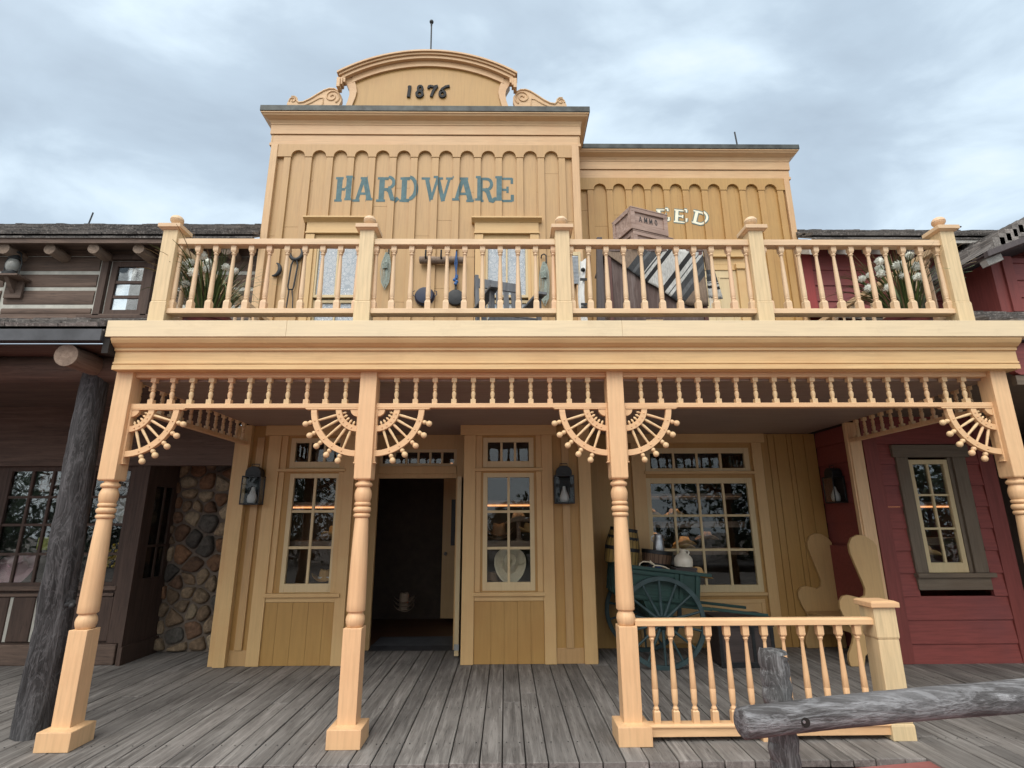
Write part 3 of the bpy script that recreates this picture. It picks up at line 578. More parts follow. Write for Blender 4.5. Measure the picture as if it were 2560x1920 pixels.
# arched crest
cxp, czp, Ro = -1.20, 6.251, 2.532
def arch(r, x): return czp+math.sqrt(r*r-(x-cxp)**2)
def archband(y, r0, r1, half, mb, y1, cut=None):
    n = 28; P = [(cxp-half+2*half*k/n, arch(r1, cxp-half+2*half*k/n)) for k in range(n+1)]
    Q = [(cxp+half-2*half*k/n, arch(r0, cxp+half-2*half*k/n)) for k in range(n+1)]
    mb.prism(P+Q, y, y1)
cr_ = MB(); side = [(-2.48, 7.66), (-2.455, 7.80), (-2.42, 7.93), (-2.405, 8.03), (-2.415, 8.12), (-2.45, 8.19), (-2.475, 8.24)]
half = 1.27; n = 30
outer = [(cxp-half+2*half*k/n, arch(Ro-.045, cxp-half+2*half*k/n)) for k in range(n+1)]
right = [(2*cxp-x, z) for x, z in side[::-1]]
cr_.prism(side+outer+right, 6.955, 7.06); cr_.build('crest', 'panel', hw)
# raised border of the crest: sides and arch
bd = MB(); inner = [(-2.375, 7.66), (-2.345, 7.85), (-2.31, 7.98), (-2.295, 8.09), (-2.31, 8.19), (-2.345, 8.29), (-2.36, 8.335)]
sideo = side+[(-2.49, 8.33)]
for sgn in (0, 1):
    P = sideo+inner[::-1]; P = P if not sgn else [(2*cxp-x, z) for x, z in P]; bd.prism(P, 6.925, 6.954)
archband(6.920, Ro-.215, Ro-.12, 1.18, bd, 6.953); bd.build('crest_border', 'trim_x', hw, bev=.003)
mo = MB(); archband(6.865, Ro-.118, Ro-.068, 1.33, mo, 7.0); archband(6.84, Ro-.066, Ro-.032, 1.362, mo, 7.005); archband(6.815, Ro-.03, Ro, 1.39, mo, 7.01)
for sgn in (-1, 1):
    for o, y_, w in ((.055, 6.866, 1.318), (.03, 6.841, 1.352), (.0, 6.816, 1.38)):
        x = cxp+sgn*w; zt = arch(Ro-.12, x); mo.box(min(x, x-sgn*.05), max(x, x-sgn*.05), y_, 6.953, zt-.15+o*1.6, zt+.02)
mo.build('crest_moulding', 'trim_x', hw, bev=.003)
# scroll ornaments beside the crest
def scroll(sgn):
    m = MB(); b = 7.70; X = lambda x: cxp+sgn*(x-cxp)
    top = [(x, z+.06) for x, z in [(-3.335, b), (-3.35, 7.79), (-3.33, 7.87), (-3.29, 7.925), (-3.24, 7.925), (-3.21, 7.895), (-3.20, 7.85), (-3.17, 7.815), (-3.10, 7.825), (-3.0, 7.885), (-2.9, 7.965), (-2.80, 8.04), (-2.72, 8.075), (-2.64, 8.07), (-2.57, 8.02), (-2.525, 7.94), (-2.52, 7.86), (-2.545, 7.79), (-2.57, b)]]
    m.prism([(X(x), z) for x, z in top]+[], 6.93, 7.0); m.box(min(X(-3.33), X(-2.58)), max(X(-3.33), X(-2.58)), 6.935, 6.99, 7.69, 7.765)
    def sp(cx, cz, r0, r1, a0, a1, n=26): return [(X(cx+(r0+(r1-r0)*k/n)*math.cos(a0+(a1-a0)*k/n)), 6.928, cz+(r0+(r1-r0)*k/n)*math.sin(a0+(a1-a0)*k/n)) for k in range(n+1)]
    m.tube(sp(-2.67, 7.99, .125, .018, R(-60), R(520), 40), .014, 6)
    m.tube(sp(-3.265, 7.92, .055, .012, R(200), R(-250), 24), .011, 6)
    m.tube([(X(x), 6.928, z) for x, z in top[3:15]], .016, 6)
    m.tube([(X(x), 6.928, z+.06) for x, z in ((-3.12, 7.74), (-2.97, 7.82), (-2.86, 7.90), (-2.80, 7.90), (-2.80, 7.80), (-2.82, 7.74))], .011, 6)
    m.build('scroll_ornament', 'trim_x', hw, 35)
scroll(1); scroll(-1)
def stroke(m, pts, w, y0, y1, closed=False, eps=.0):
    """flat strokes: each segment a little box a hair deeper than the last so that none coincide"""
    pts = [Vector((p[0], p[1])) for p in pts]; segs = list(zip(pts, pts[1:]))
    for k, (a, b) in enumerate(segs):
        d = (b-a); L = d.length
        if L < 1e-6: continue
        d /= L; nrm = Vector((-d.y, d.x))*w/2; e0 = d*(w*.32 if len(segs) > 2 else 0)
        q = [a-e0+nrm, b+e0+nrm, b+e0-nrm, a-e0-nrm]; yield [(v.x, v.y) for v in q], (k % 3)*.0004+eps
def arcp(cx, cz, rx, rz, a0, a1, n=12): return [(cx+rx*math.cos(R(a0+(a1-a0)*k/n)), cz+rz*math.sin(R(a0+(a1-a0)*k/n))) for k in range(n+1)]
def glyph(ch):
    """strokes (points, width) in a 1 x 1 cell, slab serif"""
    T, s = .20, .10
    bar = lambda x, z, w=.36: ([(x-w/2, z), (x+w/2, z)], s)
    if ch == 'H': return [([(.22, .03), (.22, .97)], T), ([(.78, .03), (.78, .97)], T), ([(.2, .5), (.8, .5)], .11), bar(.2, .05, .42), bar(.2, .95, .42), bar(.8, .05, .42), bar(.8, .95, .42)]
    if ch == 'A': return [([(.17, .03), (.47, .97)], .13), ([(.53, .97), (.83, .03)], .20), ([(.28, .33), (.72, .33)], .10), bar(.16, .05, .34), bar(.82, .05, .38), bar(.5, .95, .40)]
    if ch == 'R': return [([(.22, .03), (.22, .97)], T), ([(.2, .94), (.52, .94)]+arcp(.54, .72, .26, .22, 90, -90, 10)[1:]+[(.2, .50)], .12), ([(.50, .50), (.62, .40), (.70, .2), (.76, .07), (.86, .05), (.97, .12)], .16), bar(.2, .05, .42), bar(.14, .95, .26)]
    if ch == 'D': return [([(.22, .03), (.22, .97)], T), ([(.2, .94), (.48, .94)]+arcp(.48, .5, .38, .44, 90, -90, 16)[1:]+[(.2, .06)], .14), bar(.14, .05, .28), bar(.14, .95, .28)]
    if ch == 'W': return [([(.16, .97), (.33, .03)], .15), ([(.33, .05), (.52, .97)], .10), ([(.50, .97), (.68, .03)], .15), ([(.68, .05), (.86, .97)], .10), bar(.13, .95, .26), bar(.52, .95, .28), bar(.87, .95, .24)]
    if ch == 'E': return [([(.24, .03), (.24, .97)], T), ([(.04, .95), (.9, .95)], .10), ([(.04, .05), (.9, .05)], .10), ([(.2, .5), (.66, .5)], .10), ([(.88, .97), (.88, .74)], .10), ([(.90, .03), (.90, .30)], .12), ([(.66, .37), (.66, .63)], .09)]
    if ch == '1': return [([(.30, .04), (.44, .96)], .17), ([(.44, .95), (.22, .82)], .10), ([(.08, .05), (.56, .05)], .09)]
    if ch == '8': return [(arcp(.50, .74, .21, .21, 0, 360, 18), .12), (arcp(.46, .27, .28, .23, 0, 360, 20), .14)]
    if ch == '7': return [([(.14, .80), (.18, .92), (.32, .95), (.62, .88), (.92, .96)], .13), ([(.90, .95), (.58, .5), (.40, .03)], .15)]
    if ch == '6': return [([(1.0, .96), (.72, .90), (.44, .72), (.26, .44), (.24, .26)], .13), (arcp(.46, .27, .23, .23, 0, 360, 18), .14)]
    if ch == 'M': return [([(.15, .03), (.15, .97)], .15), ([(.18, .95), (.5, .2)], .13), ([(.5, .2), (.82, .95)], .13), ([(.85, .97), (.85, .03)], .15)]
    if ch == 'O': return [(arcp(.5, .5, .30, .42, 100, 260, 10), .16), (arcp(.5, .5, .30, .42, -80, 80, 10), .16)]
    if ch == 'a': return [([(.12, .03), (.5, .97)], .14), ([(.5, .97), (.88, .03)], .14), ([(.28, .33), (.72, .33)], .11)]
def clipx(poly, a, b):
    for lim, sg in ((a, 1), (b, -1)):
        out = []
        for p, q in zip(poly, poly[1:]+poly[:1]):
            ip, iq = (p[0]-lim)*sg >= 0, (q[0]-lim)*sg >= 0
            if ip: out.append(p)
            if ip != iq: t = (lim-p[0])/(q[0]-p[0]); out.append((lim, p[1]+(q[1]-p[1])*t))
        poly = out
        if len(poly) < 3: return None
    return poly
def painted(parent, name, letters, m, relief, grow=0, eps0=0, lw=1):
    """lettering painted over boards and battens: every stroke is cut at the battens and laid on the face it covers"""
    mb = MB(); k = 0
    for ch, x0, x1, fz in letters:
        for pts, w in glyph(ch):
            pts = [fz(x0+(x1-x0)*p[0], p[1]) for p in pts]; hgt = .40
            for q, ep in stroke(mb, pts, w*hgt*.98*lw+grow, 0, 0):
                k += 1
                for a, b, y in relief:
                    c = clipx(q, a, b)
                    if c: yy = y-.0012-eps0-ep-(k % 17)*.00013; mb.prism(c, yy, yy+.0006)
    return mb.build(name, m, parent)
rel = []; last = HX0
for c in bx: rel += [(last, c-.05, HY), (c-.05, c+.05, HY-.036)]; last = c+.05
rel.append((last, HX1, HY))
zf = lambda x, z: (x, 6.168+.415*z)
painted(hw, 'lettering', [(c, a, b, zf) for c, a, b in (('H', -2.50, -2.235), ('A', -2.225, -1.94), ('R', -1.888, -1.575), ('D', -1.552, -1.27), ('W', -1.24, -.757), ('A', -.772, -.455), ('R', -.437, -.145), ('E', -.160, .133))], 'teal', rel)
k = 0
for ch, x0, x1 in (('1', -1.53, -1.42), ('8', -1.40, -1.24), ('7', -1.215, -1.045), ('6', -1.055, -.875)):
    nu = MB()
    for pts, w in glyph(ch):
        for q, ep in stroke(nu, [(x0+(x1-x0)*p[0], 8.0+.215*p[1]) for p in pts], w*.27, 0, 0): k += 1; nu.prism(q, 6.930-ep-(k % 7)*.0003, 6.957)
    nu.build('date_numeral', 'blacknum', hw)
# upper windows with cornice heads and lace
for cx, x0, x1 in ((-2.38, -2.66, -2.10), (.02, -.255, .292)):
    m = MB(); m.box(cx-.45, cx-.345, HY-.045, HY+.03, 3.32, 5.62); m.box(cx+.345, cx+.45, HY-.045, HY+.03, 3.32, 5.62); m.box(cx-.46, cx-.335, HY-.06, HY-.046, 5.53, 5.615); m.box(cx+.335, cx+.46, HY-.06, HY-.046, 5.53, 5.615)
    m.box(cx-.345, cx-.30, HY-.02, HY+.05, 3.32, 5.55); m.box(cx+.30, cx+.345, HY-.02, HY+.05, 3.32, 5.55); m.box(cx-.344, cx+.344, HY-.025, HY+.03, 5.551, 5.62); m.build('window_casing', 'pale_z', hw, bev=.003)
    m = MB(); m.box(cx-.47, cx+.47, HY-.075, HY+.02, 5.621, 5.645); m.box(cx-.46, cx+.46, HY-.06, HY+.02, 5.646, 5.80); m.prism([(HY-.06, 5.801), (HY-.075, 5.815), (HY-.11, 5.835), (HY-.125, 5.84), (HY-.125, 5.865), (HY+.02, 5.865), (HY+.02, 5.801)], cx-.505, cx+.505, 'x'); m.build('window_head', 'pale_x', hw, bev=.003)
    window(hw, x0+.005, x1-.005, 4.70, 5.50, HY-.005, [cx], [], .04, .024, curtain='lace'); window(hw, x0+.005, x1-.005, 3.45, 4.595, HY+.03, [cx], [], .045, .024, curtain='lace')
# shop front: two bays and the door between them
sf = MB(); ysheet(HX0, HX1, 0, 2.853, [(-2.70, -2.155, .90, 2.185), (-2.72, -2.14, 2.385, 2.635), (-1.90, -.535, 0, 2.853), (-.24, .31, .905, 2.185), (-.24, .31, 2.38, 2.63)], HY+.005, HY+.06, sf); sf.build('shopfront_wall', 'panel', hw)
def bay(pl0, pl1, pr0, pr1, g0, g1, t0, t1, gz0, gz1, bars, tm, sl, sr, pn):
    y = HY
    m = MB(); m.box(pl0, pl1, y-.035, y+.03, 0, 2.72); m.box(pr0, pr1, y-.035, y+.03, 0, 2.72); m.build('pilaster', 'pale_z', hw, bev=.004)
    m = MB(); m.box(pl0-.05, pr1+.06 if pr1 > 0 else pr1, y-.05, y+.03, 2.721, 2.852); m.build('bay_head', 'pale_x', hw, bev=.004)
    m = MB(); m.box(pl1+.001, pl1+.07, y-.012, y+.03, .80, 2.255); m.box(pr0-.07, pr0-.001, y-.012, y+.03, .80, 2.255); m.box(pl1+.001, pl1+.08, y-.012, y+.03, 2.296, 2.72); m.box(pr0-.07, pr0-.001, y-.012, y+.03, 2.296, 2.72); m.build('window_casing', 'pale_z', hw, bev=.003)
    m = MB(); m.box(sl, sr, y-.06, y+.02, .757, .80); m.box(pl1+.001, pr0-.001, y-.025, y+.02, .70, .756); m.box(pl1-.02, pr0+.02, y-.05, y+.02, 2.257, 2.294); m.build('sill', 'pale_x', hw, bev=.004)
    window(hw, g0, g1, gz0, gz1, y, [(g0+g1)/2], bars, .055, .032, bottom=.10); window(hw, t0, t1, 2.386, 2.63, y, tm, [], .06, .03, bottom=.08)
    m = MB(); n = 6; xs = [pl1]+pn+[pr0]
    for a, b in zip(xs, xs[1:]): m.box(a+.0012, b-.0012, y-.012, y+.002, .002, .698)
    m.build('panel', 'panel', hw, bev=.0012)
bay(-3.05, -2.895, -2.06, -1.93, -2.695, -2.16, -2.715, -2.145, .907, 2.178, [1.765, 1.327], [-2.532, -2.34], -2.915, -2.0, [-2.743, -2.562, -2.374, -2.192])
bay(-.535, -.385, .462, .60, -.231, .305, -.232, .301, .912, 2.180, [1.752, 1.31], [-.054, .123], -.405, .475, [-.18, -.02, .14, .30])
m = MB(); m.box(HX0+.08, -3.27, HY-.075, HY, 0, 2.852); m.box(HX0, HX0+.079, HY-.03, HY+.02, 0, 2.852); m.box(.932, 1.087, HY-.04, HY, 0, 2.852); m.build('corner_board', 'pale_z', hw, bev=.004)
m = MB()
for x0, x1 in ((-3.269, -3.051), (.601, .931)):
    c = (x0+x1)/2; m.box(x0, x1, HY-.008, HY+.004, 0, .17); m.box(c-.045, c+.045, HY-.022, HY+.004, .171, 2.7); 
m.build('recess_trim', 'wall', hw, bev=.003)
# door recess
m = MB(); m.box(-1.93, -1.905, HY+.061, 7.70, 0, 2.852); m.box(-.535, -.51, HY+.061, 7.70, 0, 2.852)
for z in (.12, .95, 1.65): m.box(-1.904, -1.895, HY+.1, 7.62, z, z+.06)
m.build('recess_wall', 'brownlog_z', hw)
m = MB(); m.box(-1.904, -1.80, 7.70, 7.76, 0, 2.852); m.box(-.70, -.54, 7.70, 7.76, 0, 2.852); m.box(-1.80, -.70, 7.68, 7.76, 2.29, 2.40); m.box(-1.80, -.70, 7.70, 7.76, 2.64, 2.852); m.box(-1.80, -.70, 7.70, 7.75, 2.23, 2.289); m.build('door_frame', 'pale_z', hw, bev=.003)
window(hw, -1.76, -.74, 2.44, 2.60, 7.705, 6, [], .04, .03)
m = MB(); m.box(-.64, -.585, 7.24, 8.05, .025, 2.215); o = m.build('door', 'sash', hw, bev=.003); m = MB(); m.box(-.643, -.582, 7.236, 7.239, .09, .16); m.build('hinge', 'steel', o)
m = MB(); m.prism([(7.66, .002), (7.80, .035), (8.4, .035), (8.4, .002)], -1.80, -.70, 'x')
for k in range(14): m.box(-1.79, -.71, 7.815+k*.04, 7.83+k*.04, .036, .040)
m.build('threshold', 'lead', hw)
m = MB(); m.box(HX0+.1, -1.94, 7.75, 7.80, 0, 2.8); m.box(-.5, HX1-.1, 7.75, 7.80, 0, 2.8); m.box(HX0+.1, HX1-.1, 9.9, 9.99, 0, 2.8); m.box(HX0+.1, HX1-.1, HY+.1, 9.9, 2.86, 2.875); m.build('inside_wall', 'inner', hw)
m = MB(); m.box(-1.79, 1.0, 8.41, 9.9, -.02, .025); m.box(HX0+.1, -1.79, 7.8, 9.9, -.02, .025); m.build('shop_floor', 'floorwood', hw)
m = MB(); m.box(-1.06, -.42, 9.35, 9.40, .12, 2.35); o = m.build('inside_door', 'bench', hw); m = MB(); m.box(-.92, -.5, 9.335, 9.349, 1.25, 2.0); m.build('dark_door_window', 'black', o); m = MB(); m.ball((-1.0, 9.32, 1.12), .03); m.build('door_knob', 'steel', o)  # black sheet stands in for the dark window of the inside door
# ---------------------------------------------------------------- the feed wing
fd = thing('feed_building', 'lower yellow board and batten wing with cream outlined letters under a plain cornice', 'building', (2.9, 8.2, 0))
FX0, FX1, FY = 1.113, 4.685, 7.72
m = MB(); ysheet(FX0, FX1, 2.9, 7.4, [], FY+.022, FY+.1, m); m.box(FX1-.1, FX1, FY+.1, 10.5, 0, 7.4); m.box(FX0, FX1, 10.5, 10.6, 0, 7.4); m.build('shell', 'dark', fd)
fb = [1.393+.3125*k for k in range(11)]
dh = [(2.83, 3.78, 3.3, 5.88)]
boards(fd, [FX0]+fb+[FX1-.04], 3.32, 7.10, FY, 'wall2', dh); battens(fd, fb, .05, 6.885, 3.32, FY, 'wall2', FX0, FX1-.08, 7.105, dh)
m = MB(); m.box(FX1-.09, FX1, FY-.055, FY, 3.32, 7.10); m.build('corner_board', 'trim_z', fd, bev=.004)
cornice(fd, FX0, FX1, FY, (7.655, 7.572, 7.42, 7.265, 7.09), .165, left=False, y1=9.2)
rel2 = []; last = FX0
for c in fb: rel2 += [(last, c-.05, FY), (c-.05, c+.05, FY-.036)]; last = c+.05
rel2.append((last, FX1, FY))
def arcf(a, cx, z0):
    ca, sa = math.cos(R(a)), math.sin(R(a))
    def f(x, z): dx, dz = x-cx, (z-.5)*.235; return (cx+dx*ca-dz*sa, z0+dx*sa+dz*ca)
    return f
L = [('E', 2.45, 2.66, arcf(1, 2.555, 6.43)), ('E', 2.73, 2.955, arcf(-7, 2.84, 6.42)), ('D', 3.03, 3.30, arcf(-17, 3.165, 6.385))]
painted(fd, 'lettering_outline', L, 'tealout', rel2, .032, 0, .62); painted(fd, 'lettering', L, 'cream', rel2, 0, .003, .62)
# upper door of the wing
m = MB(); m.box(2.88, 2.99, FY-.05, FY, 3.32, 5.46); m.box(3.64, 3.755, FY-.05, FY, 3.32, 5.46); m.box(2.865, 3.005, FY-.075, FY, 5.461, 5.55); m.box(3.625, 3.77, FY-.075, FY, 5.461, 5.55); m.box(2.80, 3.79, FY-.02, FY+.02, 5.551, 5.662); m.box(3.006, 3.624, FY-.02, FY+.02, 5.46, 5.55); m.box(2.82, 2.879, FY-.01, FY+.02, 3.32, 5.46); m.box(3.756, 3.79, FY-.01, FY+.02, 3.32, 5.46); m.build('door_casing', 'pale_z', fd, bev=.003)
m = MB(); m.box(2.86, 3.78, FY-.06, FY, 5.662, 5.80); m.prism([(FY-.06, 5.801), (FY-.12, 5.835), (FY-.12, 5.865), (FY, 5.865), (FY, 5.801)], 2.82, 3.82, 'x'); m.box(2.85, 3.79, FY-.075, FY-.061, 5.664, 5.69); m.build('door_head', 'pale_x', fd, bev=.003)
m = MB(); m.box(2.99, 3.64, FY-.005, FY+.02, 3.33, 5.459)
for x0, x1 in ((3.06, 3.28), (3.35, 3.56)):
    for z0, z1 in ((3.5, 4.3), (4.4, 5.35)):
        for b in ((x0, x1, z0, z0+.025), (x0, x1, z1-.025, z1), (x0, x0+.025, z0+.026, z1-.026), (x1-.025, x1, z0+.026, z1-.026)): m.box(b[0], b[1], FY-.017, FY-.004, b[2], b[3])
m.build('door', 'sash', fd, bev=.002)
# ground floor of the wing
m = MB(); ysheet(FX0, 4.50, 0, 2.853, [(2.04, 3.46, .77, 2.16), (2.06, 3.455, 2.35, 2.585)], FY, FY+.06, m); m.build('shopfront_wall', 'panel', fd)
m = MB()
bxs = [3.694, 3.80, 3.895, 4.08, 4.15, 4.33, 4.495]
for a, b in zip(bxs, bxs[1:]): m.box(a+.0035, b-.0035, FY-.022, FY-.001, .002, 2.85)
for x in (1.26, 1.6): m.box(x-.05, x+.05, FY-.024, FY+.001, .17, 2.852)
m.build('wall_board', 'panel', fd, bev=.003)
m = MB(); m.box(1.80, 1.99, FY-.04, FY+.02, 0, 2.72); m.box(3.55, 3.69, FY-.04, FY+.02, 0, 2.72); m.build('window_casing', 'pale_z', fd, bev=.004)
m = MB(); m.box(1.75, 3.74, FY-.055, FY+.02, 2.721, 2.852); m.box(1.99, 3.55, FY-.03, FY+.02, .645, .685); m.box(1.97, 3.57, FY-.06, FY+.02, 2.275, 2.315); m.build('sill', 'pale_x', fd, bev=.004)
window(fd, 2.06, 3.44, .782, 2.145, FY-.005, [2.382, 2.742, 3.095], [1.70, 1.24], .075, .032, bottom=.095); window(fd, 2.078, 3.438, 2.36, 2.575, FY-.005, 4, [], .075, .032, bottom=.045)
m = MB(); m.box(2.0, 3.5, FY-.012, FY+.002, .05, .60)
for b in ((2.05, 3.5, .55, .60), (2.05, 3.5, .06, .11), (2.05, 2.1, .11, .55), (3.45, 3.5, .11, .55)): m.box(b[0], b[1], FY-.026, FY-.011, b[2], b[3])
m.build('panel', 'pale_x', fd, bev=.003)
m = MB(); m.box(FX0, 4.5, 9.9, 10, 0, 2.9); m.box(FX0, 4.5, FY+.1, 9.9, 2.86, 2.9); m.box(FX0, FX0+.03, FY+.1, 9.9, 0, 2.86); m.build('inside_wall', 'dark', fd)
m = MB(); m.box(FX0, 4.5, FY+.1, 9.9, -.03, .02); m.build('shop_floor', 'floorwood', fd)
# ---------------------------------------------------------------- shingle roofs and lap siding
def shingles(parent, x0, x1, ya, za, yb, zb, m='shingle', name='roof', rows=9, w=.16, thick=.030, deckm=True):
    """courses of uneven shingles up a slope that runs from the eave (ya,za) to the ridge (yb,zb)"""
    r = MB(); dy, dz = yb-ya, zb-za; L = math.hypot(dy, dz); uy, uz = dy/L, dz/L; ny, nz = -uz, uy
    if ny*0+nz < 0: ny, nz = -ny, -nz
    for k in range(rows):
        s0 = L*k/rows; s1 = L*(k+1.35)/rows; x = x0-rnd.random()*w
        while x < x1:
            b = w*rnd.uniform(.55, 1.35); a_, c_ = max(x0, x), min(x1, x+b-.004)
            if c_ > a_+.01:
                t = thick*rnd.uniform(.7, 1.5); j = rnd.uniform(-.018, .018) if k else rnd.uniform(-.02, .006); g_ = rnd.random(); r.col = (g_, g_, g_)
                vs = []
                for xx in (a_, c_):
                    for s_, h in ((s0+j, thick*.9), (min(L, s1), 0)):
                        vs += [(xx, ya+uy*s_+ny*h, za+uz*s_+nz*h), (xx, ya+uy*s_+ny*(h+t), za+uz*s_+nz*(h+t))]
                r.add(vs, [(0, 1, 5, 4), (1, 3, 7, 5), (0, 2, 3, 1), (4, 5, 7, 6), (2, 6, 7, 3), (0, 4, 6, 2)])
            x += b
    r.col = (.1, .1, .1); r.add([(x0, ya, za), (x1, ya, za), (x1, yb, zb), (x0, yb, zb), (x0, ya, za-.03), (x1, ya, za-.03), (x1, yb, zb-.03), (x0, yb, zb-.03)], [(0,1,2,3),(4,7,6,5),(0,4,5,1),(1,5,6,2),(2,6,7,3),(3,7,4,0)])
    return r.build(name, m, parent)
def laps(parent, x0, x1, z0, z1, y, step, phase, holes=(), m='red', name='wall'):
    w = MB(); zs = [phase+step*k for k in range(-40, 60)]; zs = [z0]+[z for z in zs if z0+.01 < z < z1-.01]+[z1]
    for a, b in zip(zs, zs[1:]):
        cut = [(x0, x1)]
        for h in holes:
            if h[2] < b-.01 and h[3] > a+.01: cut = [s for c in cut for s in ((c[0], min(c[1], h[0])), (max(c[0], h[1]), c[1])) if s[1] > s[0]+.01]
        for c, d in cut: w.prism([(y-.026, a), (y-.006, b-.002), (y+.02, b-.002), (y+.02, a)], c, d, 'x')
    return w.build(name, m, parent)
def log_end(mb, x, y0, y1, z, r, n=14, irr=.06):
    ph = rnd.random()*6; pts = [(x+rnd.uniform(-.006, .006), y0+(y1-y0)*k/5, z+rnd.uniform(-.004, .004)) for k in range(6)]
    mb.tube(pts, [r*(1+rnd.uniform(-irr, irr)) for _ in pts], n)

# ---------------------------------------------------------------- log building on the left
lb = thing('log_building', 'dark brown log building with pale chinking and shingle roofs, joined to the yellow store', 'building', (-6.5, 7.6, 0))
LX0, LX1, LY = -10.0, -3.51, 7.12
def logcourse(zs, x0, x1, holes=()):
    w = MB()
    for a, b in zs:
        cut = [(x0, x1)]
        for h in holes: cut = [s for c in cut for s in ((c[0], min(c[1], h[0])), (max(c[0], h[1]), c[1])) if s[1] > s[0]+.01]
        for c, d in cut:
            n = 12; P = [(LY-.0, a)]+[(LY-.004-.016*math.sin(math.pi*k/n)**.6, a+(b-a)*k/n) for k in range(n+1)]+[(LY, b)]
            t = c
            P2 = P+[(LY+.05, b), (LY+.05, a)]; w.prism(P2[1:], c, d, 'x')
    w.build('log_wall', 'brownlog', lb, 50)
upper = [(5.140, 5.365), (4.890, 5.085), (4.625, 4.835), (4.478, 4.565)]
logcourse(upper, LX0, -7.14); logcourse(upper, -7.08, LX1, [(-5.83, -4.97)])
c = MB(); ysheet(LX0, LX1, 4.30, 5.45, [(-5.62, -5.12, 4.48, 5.22)], LY, LY+.04, c); c.build('chinking', 'chink', lb)
m = MB(); m.box(LX0, LX1, LY-.06, LY, 4.345, 4.46); m.box(LX0, LX1, LY-.03, LY, 5.375, 5.46); m.box(LX0, -3.503, 7.05, 7.25, 5.465, 5.48); m.build('sill_log', 'brownlog', lb)
m = MB(); m.box(-5.77, -5.675, LY-.06, LY+.02, 4.43, 5.37); m.box(-5.11, -5.02, LY-.06, LY+.02, 4.43, 5.37); m.box(-5.675, -5.11, LY-.06, LY+.02, 5.30, 5.37); m.box(-5.675, -5.11, LY-.04, LY+.02, 4.43, 4.475); m.box(-5.95, -4.95, LY-.10, LY, 4.385, 4.43); m.build('window_casing', 'brownlog_z', lb, bev=.004)
window(lb, -5.56, -5.185, 4.535, 5.20, LY-.03, [], [4.96, 4.735], .08, .045, m='brownlog_z', curtain=None)
m = MB(); m.box(-5.7, -5.05, LY+.45, LY+.47, 4.3, 5.4); m.build('inside_wall', 'dark', lb)
shingles(lb, LX0, -3.503, 6.73, 5.482, 9.15, 7.06, rows=14); m = MB(); m.box(LX0, -3.503, 6.75, 6.79, 5.385, 5.475); m.box(LX0, -3.503, 6.79, 7.1, 5.46, 5.472); m.build('eave_board', 'brownlog', lb)
for k in range(6): m = MB(); log_end(m, -6.955+.6137*k, 6.82+rnd.uniform(-.02, .02), 7.2, 5.335, .077); m.build('rafter', 'rafter', lb, 45)
# its porch
shingles(lb, LX0, -3.46, 4.40, 3.25, 7.12, 4.355, rows=12); m = MB(); m.prism([(4.375, 3.141), (4.375, 3.245), (4.383, 3.246), (4.39, 3.236), (4.45, 3.236), (4.47, 3.145)], LX0, -3.462, 'x'); m.build('gutter', 'lead', lb, bev=.003)
m = MB(); m.box(-3.462, -3.407, 4.415, 4.55, 3.04, 3.183); m.build('gutter_end', 'dark', lb)
for x in (-3.79, -4.80): m = MB(); log_end(m, x, 4.45, 4.86, 3.035, .094, 16); m.build('rafter', 'rafter', lb, 45)
m = MB(); m.tube([(LX0, 4.90, 3.03), (-6, 4.90, 3.04), (-3.55, 4.90, 3.03)], .13, 14); m.build('beam', 'brownlog', lb, 45)
m = MB(); m.box(LX0, -3.402, 4.5, 7.1, 3.135, 3.15); m.box(LX0, -3.53, 7.0, 7.1, 2.35, 3.13); m.build('soffit', 'brownlog', lb)
m = MB(); pts = []; rs = []
for k in range(110): t = k/109; pts.append((-3.778-.05*t+.006*math.sin(t*5), 4.88+.005*math.sin(t*7), 3.0*t)); rs.append(.135-.028*t)
m.tube(pts, rs, 40); roughen(m, .011, 9, 0, (1, 1, .4)); m.build('log_post', 'bark', lb, 80)
m = MB(); m.tube([(-3.66, 4.83, .97), (-3.60, 4.80, .985), (-3.585, 4.79, 1.0)], .022, 8); m.ball((-3.58, 4.785, .97), .026); m.build('lamp_bracket', 'iron', lb, 50)
# shop front of the log building
lw = (-6.395, -4.875, .925, 2.29)
m = MB(); ysheet(LX0, -4.62, 0, 2.36, [(lw[0]-.02, lw[1]+.02, lw[2]-.02, lw[3]+.02)], LY, LY+.06, m); m.build('shopfront_wall', 'brownlog_z', lb)
window(lb, *lw, LY-.03, [-6.13, -5.865, -5.60, -5.34, -5.09], [1.96, 1.615, 1.26], .06, .032, m='brownlog_z')
m = MB(); m.box(-8, -4.79, LY-.07, LY, .835, .885); m.box(-8, -4.82, LY-.05, LY, .765, .80); m.build('sill', 'brownlog', lb, bev=.004)
m = MB(); m.box(-4.80, -4.62, LY-.06, LY+.03, .235, 2.9); m.build('corner_post', 'brownlog_z', lb, bev=.006)
p = MB(); q = MB(); x = -4.815
while x > -7.5: p.box(x-.27, x, LY-.035, LY-.001, .25, .755); q.box(x-.315, x-.272, LY-.02, LY-.001, .25, .755); x -= .317
p.build('plank_panel', 'brownlog_z', lb, bev=.01); q.build('chinking', 'chink', lb)
m = MB(); m.box(LX0, -4.66, LY-.09, LY+.02, .0, .23); m.build('base_log', 'brownlog', lb, bev=.012)
m = MB(); ysheet(7.03, 7.80, .0, 2.9, [(7.22, 7.60, .95, 2.1)], -.012, .03, m); m.v = [(-4.62+v[1], v[0], v[2]) for v in m.v]; m.build('side_door', 'brownlog_z', lb)
m = MB(); m.box(-4.615, -4.612, 7.22, 7.6, .95, 2.1); m.build('pane', 'glass', lb)
